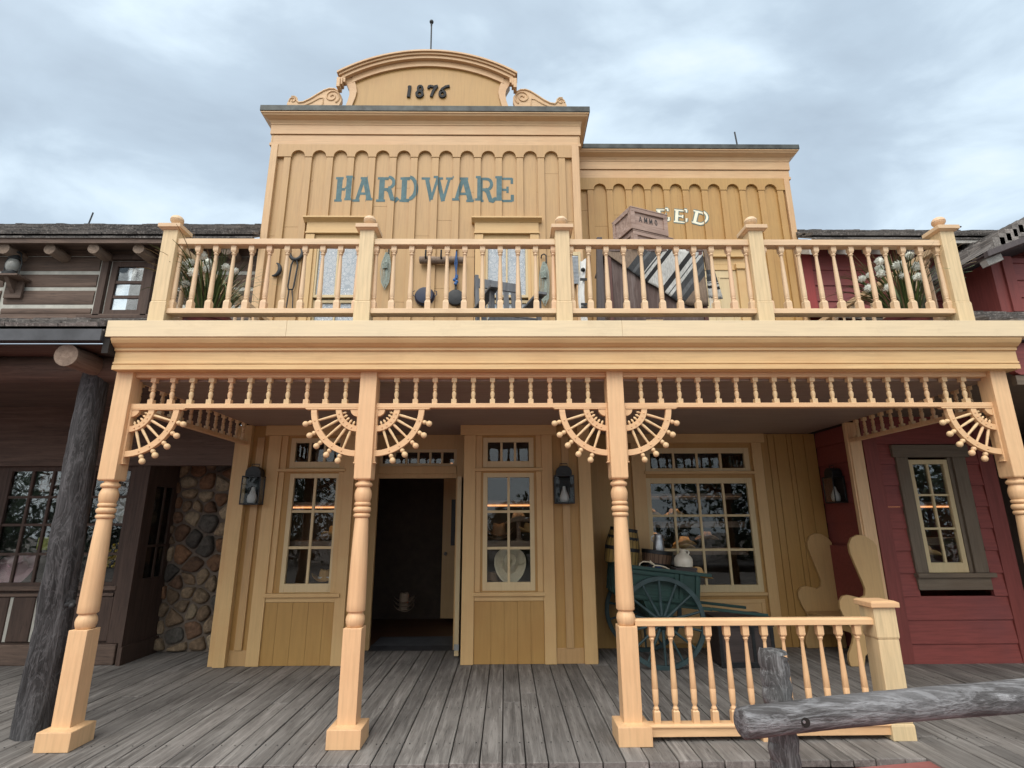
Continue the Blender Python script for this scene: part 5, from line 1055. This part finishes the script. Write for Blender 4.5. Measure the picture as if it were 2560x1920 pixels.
def rope_coil(x, z1, z0, lab, wd=.028):
    t = thing('rope_coil', lab, 'rope coil', (x, WY-.05, z0), None, 'coiled ropes on the balcony wall'); b = Vector((x, WY-.05, z0)); h = MB()
    for k in range(5):
        o_ = (k-2)*.015; zb = z0+.03*abs(k-2)
        h.tube([(x+o_*.5, WY-.045-.008*(k % 2), z1), (x-wd+o_, WY-.05, z1-.15), (x-wd+o_*1.5, WY-.055, (z0+z1)/2), (x-wd*.7+o_, WY-.05, zb+.05), (x+o_, WY-.05, zb), (x+wd*.8+o_, WY-.05, zb+.06), (x+wd+o_*1.2, WY-.055, (z0+z1)/2), (x+wd+o_, WY-.05, z1-.15), (x+o_*.5+.012, WY-.045, z1)], .0062, 7)
    h.build('rope', 'rope', t, 60)
    m = MB()
    for k in range(5): zz = z1-.17-.02*k; m.tube([(x-wd-.02, WY-.05, zz), (x, WY-.085, zz), (x+.02, WY-.08, zz), (x+wd+.0, WY-.05, zz)], .011, 7)
    m.build('wrap', 'rope', t, 60)
    m = MB(); m.tube([(x-.04, WY-.03, z1+.06), (x-.035, WY-.05, z1+.10), (x, WY-.06, z1+.115), (x+.03, WY-.06, z1+.09), (x+.03, WY-.06, z1-.02)], .010, 7); m.build('hook', 'iron', t, 50)
rope_coil(-1.67, 5.31, 4.74, 'coil of pale rope on a hook just right of the first balcony window')
rope_coil(.545, 5.17, 4.50, 'coil of pale rope on a hook just right of the second balcony window')
pr_ = thing('peg_log', 'short brown log with three dark pegs fixed to the yellow wall', 'peg rail', (-.89, WY, 5.19)); m = MB(); m.tube([(-1.205+.125*k, WY-.045, 5.195+.004*math.sin(k*2)) for k in range(6)], [.05, .054, .05, .052, .05, .048], 14); m.build('log', 'rafter', pr_, 50)
for x in (-1.11, -.895, -.68): m = MB(); m.tube([(x, WY-.08, 5.19), (x, WY-.13, 5.21), (x+.004, WY-.15, 5.30)], [.014, .014, .012], 8); m.build('peg', 'black', pr_)
t = thing('enamel_pan', 'round dark blue enamel pan hanging on the yellow wall under the peg log', 'pan', (-1.12, WY-.02, 4.66)); m = MB(); m.lathe([(0, .10), (.004, .118), (.05, .132), (.054, .14), (.058, .14), (.056, .128), (.02, .11), (.018, .001)][::-1], (-1.12, WY-.062, 4.66), 30, (0, 1, 0)); m.build('bowl', 'bluepan', t, 40)
for s_ in (-1, 1): m = MB(); m.tube([(-1.12+s_*.135, WY-.02, 4.74), (-1.12+s_*.165, WY-.02, 4.73), (-1.12+s_*.168, WY-.02, 4.68), (-1.12+s_*.138, WY-.02, 4.66)], .006, 6); m.build('handle', 'bluepan', t, 50)
t = thing('skillet', 'black iron skillet hanging from the peg log by a blue cord', 'skillet', (-.69, WY-.03, 4.64)); m = MB(); m.lathe([(0, .105), (.004, .112), (.035, .122), (.04, .118), (.01, .10), (.008, .001)], (-.69, WY-.055, 4.635), 30, (0, 1, 0)); m.build('pan', 'iron', t, 40)
m = MB(); m.box(-.705, -.675, WY-.05, WY-.035, 4.75, 4.84); m.build('handle', 'iron', t, bev=.004)
m = MB(); m.tube([(-.68, WY-.15, 5.27), (-.672, WY-.12, 5.1), (-.692, WY-.06, 4.93), (-.685, WY-.05, 4.82)], .009, 7); m.tube([(-.68, WY-.15, 5.27), (-.70, WY-.12, 5.1), (-.678, WY-.06, 4.93)], .009, 7)
for k in range(5): m.ball((-.69+.018*math.sin(k*2.2), WY-.06, 4.83+.028*k), .024, 9, 6)
single(m, 'blue_cord', 'bluerope', 'knotted blue cord looped over the right peg of the log', 'cord', (-.68, WY-.15, 5.27), 60)
t = thing('washboard', 'metal washboard in a wooden frame hanging beside the corner of the hardware wall', 'washboard', (.965, WY-.03, 4.84)); m = MB(); m.box(.80, .835, WY-.05, WY-.02, 4.70, 5.33); m.box(1.03, 1.065, WY-.05, WY-.02, 4.70, 5.33); m.box(.836, 1.029, WY-.045, WY-.025, 5.27, 5.33); m.build('frame', 'sash', t, bev=.003)
m = MB(); m.box(.836, 1.029, WY-.038, WY-.03, 4.84, 5.268)
for k in range(20): m.tube([(.836, WY-.04, 4.85+.021*k), (1.029, WY-.04, 4.85+.021*k)], .006, 6)
m.build('ribbed_plate', 'steel', t, 50)
# rocking chair
ch = thing('rocking_chair', 'dark grey slatted rocking chair turned towards the street on the balcony', 'chair', (0.03, 5.55, BZ), (0, 0, R(19)))
def loc(m_, *a): m_.box(*a); return m_
for s_ in (-1, 1):
    x = s_*.265; m = MB(); m.prism([(.22, .05), (.27, .05), (.40, 1.10), (.35, 1.13)], x-.022, x+.022, 'x'); m.build('back_post', 'greychair', ch, local=True, bev=.004)
    m = MB(); m.box(x-.024, x+.024, -.27, -.22, .05, .665); m.build('front_leg', 'greychair', ch, local=True, bev=.004)
    m = MB(); m.prism([(-.37, .655), (-.36, .69), (-.28, .70), (.30, .68), (.30, .655), (-.28, .667)], x-.05, x+.05, 'x'); m.build('arm', 'greychair', ch, local=True, bev=.004)
    m = MB(); P = [(.75*math.sin(R(a_))*.75, .62-.62*math.cos(R(a_))) for a_ in range(-46, 62, 6)]; m.prism(P+[(p[0], p[1]+.05) for p in P[::-1]], x-.018, x+.018, 'x'); m.build('rocker', 'greychair', ch, local=True)
m = MB(); m.prism([(.34, .97), (.372, .97), (.388, 1.09), (.356, 1.09)], -.243, .243, 'x'); m.build('top_rail', 'greychair', ch, local=True, bev=.004)
m = MB(); m.prism([(.255, .40), (.285, .40), (.293, .47), (.263, .47)], -.243, .243, 'x'); m.build('bottom_rail', 'greychair', ch, local=True)
for k in range(5): x = -.19+.095*k; m = MB(); m.prism([(.27, .471), (.285, .471), (.362, .968), (.347, .968)], x-.032, x+.032, 'x'); m.build('back_slat', 'greychair', ch, local=True, bev=.003)
m = MB()
for k in range(7): m.box(-.26, .26, -.26+.075*k, -.195+.075*k, .40-.006*k, .42-.006*k)
m.build('seat', 'greychair', ch, local=True, bev=.003); m = MB(); m.box(-.24, .24, -.262, -.235, .30, .395); m.build('apron', 'greychair', ch, local=True)
# cabinet under the blanket, crates on it
cbn = thing('cabinet', 'tall worn brown wooden cabinet behind the middle right balcony bay', 'cabinet', (1.70, 5.85, BZ)); m = MB(); m.box(1.17, 2.23, 5.54, 6.2, BZ+.06, 4.60); m.build('carcass', 'cabinet', cbn, bev=.006)
m = MB(); m.box(1.15, 1.20, 5.515, 5.60, BZ, 4.60); m.box(2.20, 2.245, 5.515, 5.60, BZ, 4.60); m.box(1.2, 2.2, 5.52, 5.56, BZ, BZ+.09); m.build('corner_post', 'oldred', cbn, bev=.004); m = MB(); m.box(1.13, 2.26, 5.51, 6.22, 4.60, 4.63); m.build('top', 'cabinet', cbn, bev=.004)
def crate(x, y, z, w, d, h, a, lab, word=None):
    t = thing('wooden_crate', lab, 'crate', (x, y, z), (0, 0, R(a)), 'crates stacked on the cabinet'); b = MB(); b.box(.012, w-.012, .012, d-.012, .01, h-.004); b.build('boards', 'crate', t, local=True)
    f = MB(); s_ = .045
    for y0, y1 in ((-.006, .012), (d-.012, d+.006)):
        f.box(0, w, y0, y1, h-s_, h); f.box(0, w, y0, y1, 0, s_+.02); f.box(0, s_+.01, y0+.001, y1-.001, s_+.02, h-s_); f.box(w-s_-.01, w, y0+.001, y1-.001, s_+.02, h-s_)
    for x0, x1 in ((-.006, .012), (w-.012, w+.006)):
        f.box(x0, x1, .012, d-.012, h-s_, h); f.box(x0, x1, .012, d-.012, 0, s_); f.box(x0+.001, x1-.001, .013, .05, s_, h-s_); f.box(x0+.001, x1-.001, d-.05, d-.013, s_, h-s_)
    f.box(-.006, w+.006, -.01, d+.01, h, h+.014); f.build('slats', 'crate', t, local=True, bev=.003)
    if word:
        l = MB(); k = 0; cw = .056; x0 = w/2-len(word)*cw*.62
        for i, c_ in enumerate(word):
            for pts_, ww in glyph({'A': 'a'}.get(c_, c_)):
                for q, ep in stroke(l, [(x0+i*cw*1.28+p[0]*cw*.8, h*.42+p[1]*.075) for p in pts_], ww*.06, 0, 0): k += 1; l.prism(q, .0108-(k % 9)*.0003, .0112)
        l.build('stencil', 'black', t, local=True)
crate(1.455, 5.46, 4.63, .55, .40, .205, 21, 'lower pinkish brown wooden crate resting on the blanketed cabinet')
crate(1.435, 5.44, 4.852, .51, .38, .27, 21, 'upper wooden crate with black AMMO stencil, topmost on the balcony', 'AMMO')
m = MB(); m.prism([(.985, BZ), (1.075, BZ), (1.095, 4.74), (1.035, 4.74)], 5.44, 5.52); single(m, 'leaning_plank', 'plank', 'dark brown plank standing upright left of the cabinet', 'plank', (1.03, 5.48, BZ), bev=.004)
# blanket: front flap laid corner-wise, and the tail over the right end
def blanket(grid, uvs, name, lab, loc_, world=True):
    m = MB(); m.sheet(grid); me = m.mesh(name, 'blanket', 180, loc_); ul = me.uv_layers.new(name='uv'); fu = [q for row in uvs for q in row]
    for lp in me.loops: ul.data[lp.index].uv = fu[lp.vertex_index]
    o = link(name, me, None, loc_); o['label'] = lab; o['category'] = 'blanket'
    so = o.modifiers.new('thick', 'SOLIDIFY'); so.thickness = .008; return o
poly = [(1.155, 4.56), (1.58, 4.225), (1.685, 4.16), (1.877, 4.008), (2.056, 3.935), (2.255, 3.93)]
def low(x):
    for a, b in zip(poly, poly[1:]):
        if a[0] <= x <= b[0]: return a[1]+(b[1]-a[1])*(x-a[0])/(b[0]-a[0])
    return 4.56
gr_, uv_ = [], []
ux, uz = .787, -.617
for j in range(15):
    row, ur = [], []
    for i in range(45):
        x = 1.155+1.095*i/44; lo_ = low(x); z = 4.638+(lo_-4.638)*min(1, j/12) if j < 13 else 4.638
        y = 5.505+.008*math.sin(x*14+z*6)-.006*math.cos(z*17); row.append((x, y, z)); s_ = (x-1.155)*ux+(z-4.56)*uz; ur.append((max(0, min(.999, .10+s_*.72)), 0))
    gr_.append(row); uv_.append(ur)
gr_ = gr_[:13]; uv_ = uv_[:13]
back_ = [[(x, 5.52+.12*k, 4.642) for (x, y, z) in gr_[0]] for k in range(3, 0, -1)]
gr_ = back_+gr_; uv_ = [uv_[0]]*3+uv_
bk = blanket(gr_, uv_, 'blanket', 'tan blanket with grey, black and white stripes draped cornerwise over the cabinet', (1.70, 5.5, 4.4))
gr_, uv_ = [], []
for j in range(14):
    t_ = j/13; z = 4.64-.60*t_; wd = .05+.13*t_
    gr_.append([(2.262+wd*i/8+.010*math.sin(i*1.6+t_*3), 5.52+.05*i/8+.018*math.sin(i*1.3), z+.02*i/8*(1-t_)) for i in range(9)]); uv_.append([(max(0, min(.999, .06+.54*t_)), 0)]*9)
bt_ = blanket(gr_, uv_, 'blanket_tail', 'striped fringed blanket end hanging at the right side of the cabinet', (2.30, 5.55, 4.3)); fr_ = MB()
for k in range(8): x = 2.275+.016*k; fr_.tube([(x, 5.53+.006*k, 4.045), (x+.004, 5.53+.006*k, 3.99), (x+rnd.uniform(-.012, .012), 5.535, 3.92)], .004, 5)
fr_.build('fringe', 'whitecloth', bt_)
m = MB(); m.sheet([[(.86+.012*i+.02*math.sin(j*.7), 5.75+.03*math.sin(i*.9), BZ+.10+.108*j+.03*i/12) for i in range(9+(j > 3)*2-(j > 9)*4)][:7] for j in range(12)])
cl_ = single(m, 'white_cloth', 'whitecloth', 'white and black cloth hanging to the left of the dark plank', 'cloth', (.9, 5.75, BZ+.6), 180)
m = MB()
for z_ in (3.62, 3.98, 4.02, 4.33): m.box(.865, .945, 5.70, 5.712, z_, z_+.03)
m.ball((.905, 5.712, 4.47), .028, 10, 6, .9); m.build('dark_stripe', 'black', cl_)
single(MB().box(1.32, 1.48, 4.70, 4.86, BZ, BZ+.14), 'wooden_block', 'newel', 'small cream wooden block on the balcony floor below the bottom rail', 'block', (1.4, 4.78, BZ), bev=.004)
m = MB(); m.tube([(3.86, 7.55, 4.93), (4.05, 7.60, 4.93)], .035, 10); m.tube([(4.02, 7.60, 4.95), (4.07, 7.55, 5.06)], .014, 8); single(m, 'branch_hook', 'rafter', 'short branch hook on the feed wing wall near its right corner', 'hook', (3.95, 7.6, 4.93), 50)
m = MB(); m.lathe([(0, .03), (.09, .032), (.095, .03)], (4.0, 7.5, 4.40), 14); m.tube([(4.03, 7.52, 4.93), (4.0, 7.5, 4.50)], .004, 5); single(m, 'hanging_tin', 'steel', 'small tin hanging on a string from the branch hook', 'tin', (4.0, 7.5, 4.4), 40)
# small dried flowers on the balcony floor at the left
0 and single(MB().ball((-2.60, 5.55, 4.16), .055), 'gourd', 'straw', 'pale round gourd among the grass at the left corner', 'gourd', (-2.6, 5.55, 4.16), 60)

# ---------------------------------------------------------------- hats and shop goods behind the glass
def hat_mesh(m_, name='cowboy_hat', rx=.165, ry=.20, curl=.075, crown=.125, n=36):
    b = MB(); rings = []
    prof = [(1.0, 0), (.86, -.004), (.68, -.006), (.56, 0), (.52, .02), (.505, .06), (.47, .098), (.40, .118), (.25, .112), (.02, .092)]
    for k, (s_, h) in enumerate(prof):
        row = []
        for i in range(n):
            a = 2*math.pi*i/n; x, y = rx*s_*math.cos(a)*(1 if k < 3 else .86), ry*s_*math.sin(a)*(1 if k < 3 else .86); z = h*crown/.12
            if k < 4: z += curl*((s_-.5)/.5)**1.6*abs(math.cos(a))**2.2-.012*abs(math.sin(a))*s_
            if k >= 6: z -= .018*(1-abs(math.cos(a)))
            row.append((x, y, z))
        rings.append(row)
    for row in rings: row.append(row[0])
    b.sheet(rings); return b.mesh(name, m_, 60)
HM = {k: hat_mesh(k) for k in ('straw', 'felt', 'brownfelt', 'greyfelt', 'pinkfelt')}
HT = {'straw': 'tan', 'felt': 'pale cream', 'brownfelt': 'brown', 'greyfelt': 'grey', 'pinkfelt': 'pink'}
def hat(kind, x, y, z, lab, rot=(0, 0, 0), sc=1.0):
    o = link('cowboy_hat', HM[kind], None, (x, y, z), rot=rot); o.scale = (sc,)*3; o['label'] = lab; o['category'] = 'hat'; o['group'] = 'cowboy hats in the shop windows'
    s_ = o.modifiers.new('thick', 'SOLIDIFY'); s_.thickness = .004
def shelf(x0, x1, y, z, lab, led=True, d=.26, fill=None):
    t = thing('shop_shelf', lab, 'shelf', ((x0+x1)/2, y, z)); m = MB(); m.box(x0, x1, y, y+d, z-.045, z); m.box(x0, x1, y+.006, y+.011, z-.085, z-.0455); m.build('board', 'shelf', t)
    if led: m = MB(); m.box(x0+.03, x1-.01, y-.012, y+.004, z-.075, z-.056); m.build('light_strip', 'led', t)
    if led or fill: m = MB(); m.box(x0+.03, x1-.03, y+.012, y+.05, z-.050, z-.046); m.build('hidden_fill_strip', 'down', t)  # last strip is unseen behind the lip, added to brighten the hats
shelf(-2.80, -2.02, 7.20, 1.885, 'wooden hat shelf with a warm light strip in the left bay window'); shelf(-2.80, -2.02, 7.20, 1.40, 'lower plain wooden shelf in the left bay window', False); shelf(-2.80, -2.02, 7.12, .86, 'bottom display ledge of the left bay window', False, .5)
shelf(-.30, .40, 7.20, 1.90, 'wooden shelf with a warm light strip in the right bay window'); shelf(-.30, .40, 7.20, 1.39, 'lower wooden hat shelf in the right bay window', False); shelf(-.30, .40, 7.12, .86, 'bottom display ledge of the right bay window', False, .5)
for k in range(6): hat('greyfelt', -2.27, 7.40, 1.90+.042*k, 'tan cowboy hat, number from the bottom unclear, in the tall stack on the left bay shelf' if 0 else ['lowest', 'second lowest', 'third lowest', 'third highest', 'second highest', 'topmost'][k]+' tan hat of the tall nested stack on the upper shelf, left bay', (0, 0, .2), .95)
hat('straw', -2.22, 7.30, 1.47, 'tan cowboy hat on the middle shelf of the left bay window', (0, R(-8), R(60)), 1.0); hat('brownfelt', -2.23, 7.31, 1.42, 'brown cowboy hat under the tan hat in the left bay window', (0, 0, R(60)), 1.0)
hat('straw', -2.30, 7.25, .93, 'tan cowboy hat with beaded band at the bottom of the left bay window', (0, 0, R(10)), 1.0)
m = MB(); m.lathe([(0, .09), (.02, .092)], (-2.30, 7.25, .945), 20, cap=False); single(m, 'hat_band', 'whitecloth', 'pale beaded band round the tan hat at the left bay bottom', 'hat band', (-2.3, 7.25, .95))
hat('felt', .055, 7.16, 1.10, 'large pale cream cowboy hat propped up at the bottom of the right bay window', (R(62), 0, 0), 1.22)
hat('greyfelt', .17, 7.30, 1.63, 'grey cowboy hat on a wooden stand in the right bay window', (R(-4), 0, R(90)), .95); m = MB(); m.lathe([(0, .05), (.02, .05), (.03, .03), (.24, .028)], (.17, 7.30, 1.39), 14); single(m, 'hat_stand', 'shelf', 'turned wooden stand under the grey hat in the right bay', 'hat stand', (.17, 7.3, 1.39), 40)
hat('brownfelt', -.09, 7.30, 1.47, 'brown cowboy hat on the middle shelf of the right bay window', (0, 0, 0), 1.15); hat('brownfelt', -.09, 7.31, 1.43, 'brown hat nested under the one on the right bay middle shelf', (0, 0, 0), 1.15); hat('straw', .31, 7.32, 1.50, 'tan cowboy hat at the right edge of the right bay window', (0, 0, R(25)), .9)
hat('brownfelt', -.17, 7.2, .90, 'brown hat lying beside the cream hat in the right bay window', (0, 0, R(40)), .9)
shelf(2.0, 3.5, 8.05, 1.24, 'long hat shelf inside the wide right shop window', False, .3); shelf(2.0, 3.5, 8.05, 1.62, 'upper long shelf inside the wide right shop window', False, .3, True); shelf(2.0, 3.5, 8.05, 2.02, 'added topmost shelf for a hidden fill strip in the wide right shop window', False, .3, True)  # topmost shelf is added to carry an unseen fill strip over the hats
for x, z, k, l in ((2.16, 1.36, 'straw', 'leftmost tan hat inside the wide right shop window'), (2.62, 1.30, 'straw', 'tan hat with upturned brim inside the wide right shop window'), (2.60, 1.25, 'straw', 'lower tan hat inside the wide right shop window'), (2.95, 1.37, 'brownfelt', 'reddish brown hat inside the wide right shop window'), (2.15, 1.70, 'straw', 'tan hat on the upper shelf behind the milk can'), (2.50, 1.70, 'straw', 'tan hat on the upper shelf near the second window bar')): hat(k, x, 8.15, z, l, (0, 0, R(90)), .85)
hat('straw', 2.36, 6.98, .955, 'tan straw hat on the front corner of the green cart', (0, R(6), R(70)), .95)
hat('pinkfelt', -6.22, 7.28, 1.08, 'pink cowboy hat behind the log building window', (R(50), 0, R(20)), 1.25)
m = MB(); m.lathe([(0, .085), (.05, .095), (.2, .09), (.25, .05)], (-5.72, 7.3, .91), 18); single(m, 'red_jar', 'pink', 'glossy red jar behind the log building window', 'jar', (-5.72, 7.3, .91), 40)
m = MB()
for k in range(40): m.ball((-5.66+rnd.gauss(0, .08), 7.3+rnd.gauss(0, .05), 1.21+rnd.gauss(0, .05)), .018, 6, 4)
single(m, 'yellow_flowers', 'yellow', 'bunch of yellow flowers above the red jar', 'flowers', (-5.66, 7.3, 1.2))
m = MB()
for k in range(40): m.ball((-5.03+rnd.gauss(0, .07), 7.3+rnd.gauss(0, .05), 1.20+rnd.gauss(0, .07)), .02, 6, 4)
single(m, 'flower_bunch', 'yellow', 'bunch of dull yellow flowers at the right end of the log building window', 'flowers', (-5.03, 7.3, 1.2))
m = MB(); m.box(-6.05, -5.87, 7.28, 7.42, 1.30, 1.46); single(m, 'yellow_box', 'greenstuff', 'yellow and green packet behind the log building window', 'packet', (-5.96, 7.35, 1.3), bev=.01)
m = MB(); m.lathe([(0, .25), (.02, .27), (.05, .24), (.12, .05)], (-5.0, 7.5, 1.84), 28, (0, -1, .1)); single(m, 'white_lampshade', 'whiteglobe', 'large round white lampshade inside the log building', 'lampshade', (-5.0, 7.5, 1.84), 60)
shelf(4.9, 6.0, 7.15, 1.86, 'shelf with a warm light strip inside the red building window', True, .3); shelf(4.9, 6.0, 7.15, 1.40, 'lower shelf inside the red building window', False, .3)
hat('felt', 5.22, 7.2, 1.60, 'pale hat propped at the left edge of the red building window', (R(70), 0, R(30)), 1.1); hat('straw', 5.35, 7.1, 1.20, 'tan hat at the bottom of the red building window', (0, 0, R(80)), .9); hat('brownfelt', 5.30, 7.25, 2.02, 'brown hat at the top of the red building window', (0, 0, R(70)), 1.0)
# ---------------------------------------------------------------- trees across the street, seen only as reflections in the panes
def tree(x, y, h, w, seed, lab):
    r = random.Random(seed); t = thing('tree', lab, 'tree', (x, y, -.17), None, 'trees across the street')
    m = MB(); m.tube([(0, 0, 0), (.05, 0, h*.3), (-.04, .05, h*.55), (.03, 0, h*.8)], [.16, .12, .08, .03], 10)
    for k in range(6):
        a = r.uniform(0, 6.28); m.tube([(0, 0, h*(.3+.07*k)), (w*.25*math.cos(a), w*.25*math.sin(a), h*(.42+.07*k)), (w*.42*math.cos(a), w*.42*math.sin(a), h*(.5+.07*k))], [.05, .035, .012], 6)
    m.build('trunk', 'bark', t, 50, local=True); c = MB(); cl = [(r.gauss(0, .22)*w, r.gauss(0, .22)*w, h*r.uniform(.1, .92), r.uniform(.12, .26)*w) for _ in range(30)]
    for k in range(2400):
        q = cl[r.randrange(30)]; v = Vector((r.gauss(0, 1), r.gauss(0, 1), r.gauss(0, .8))).normalized()*q[3]*r.uniform(.6, 1.05); p = Vector(q[:3])+v; a, b = Vector((r.gauss(0, 1), r.gauss(0, 1), r.gauss(0, 1))).normalized(), Vector((r.gauss(0, 1), r.gauss(0, 1), r.gauss(0, 1))).normalized(); s = r.uniform(.09, .22)
        c.add([p-a*s, p-b*s*.5, p+a*s, p+b*s*.5], [(0, 1, 2, 3)])
    c.build('crown', 'crown', t, local=True)
for i, (x, y, h, w, lab) in enumerate(((-23, -11, 4.6, 5.0, 'farthest left leafy tree across the street'), (-17.5, -12, 3.9, 5.5, 'second tree from the left across the street'), (-9, -11.5, 4.3, 5.0, 'third tree from the left across the street'), (-3.8, -13, 4.0, 4.5, 'leafy tree across the street facing the shop door'), (.2, -11.5, 3.1, 4.0, 'round leafy tree across the street facing the right bay'), (6.2, -12.5, 2.9, 4.6, 'lowest leafy tree across the street'), (11.2, -11.5, 4.9, 5.2, 'tallest leafy tree across the street'), (19.5, -11.5, 4.7, 6.0, 'farthest right leafy tree across the street'))): tree(x, y, h, w, 20+i, lab)
t = thing('pendant_lamp', 'small warm pendant lamp seen through the transom over the shop door', 'lamp', (-.85, 8.5, 2.42))
m = MB(); m.lathe([(0, .075), (.06, .05), (.11, .015)], (0, 0, 0), 16); m.build('shade', 'led', t, 40, local=True); m = MB(); m.ball((0, 0, -.01), .035); m.build('bulb', 'down', t, local=True); m = MB(); m.tube([(0, 0, .11), (0, 0, .44)], .006, 6); m.build('cord', 'black', t, local=True)
for k, l in enumerate(('lowest', 'middle', 'topmost')): hat('greyfelt', -1.55, 8.75, .35+.06*k, l + ' grey hat of the stack low down inside the shop doorway', (0, 0, .3), .95)
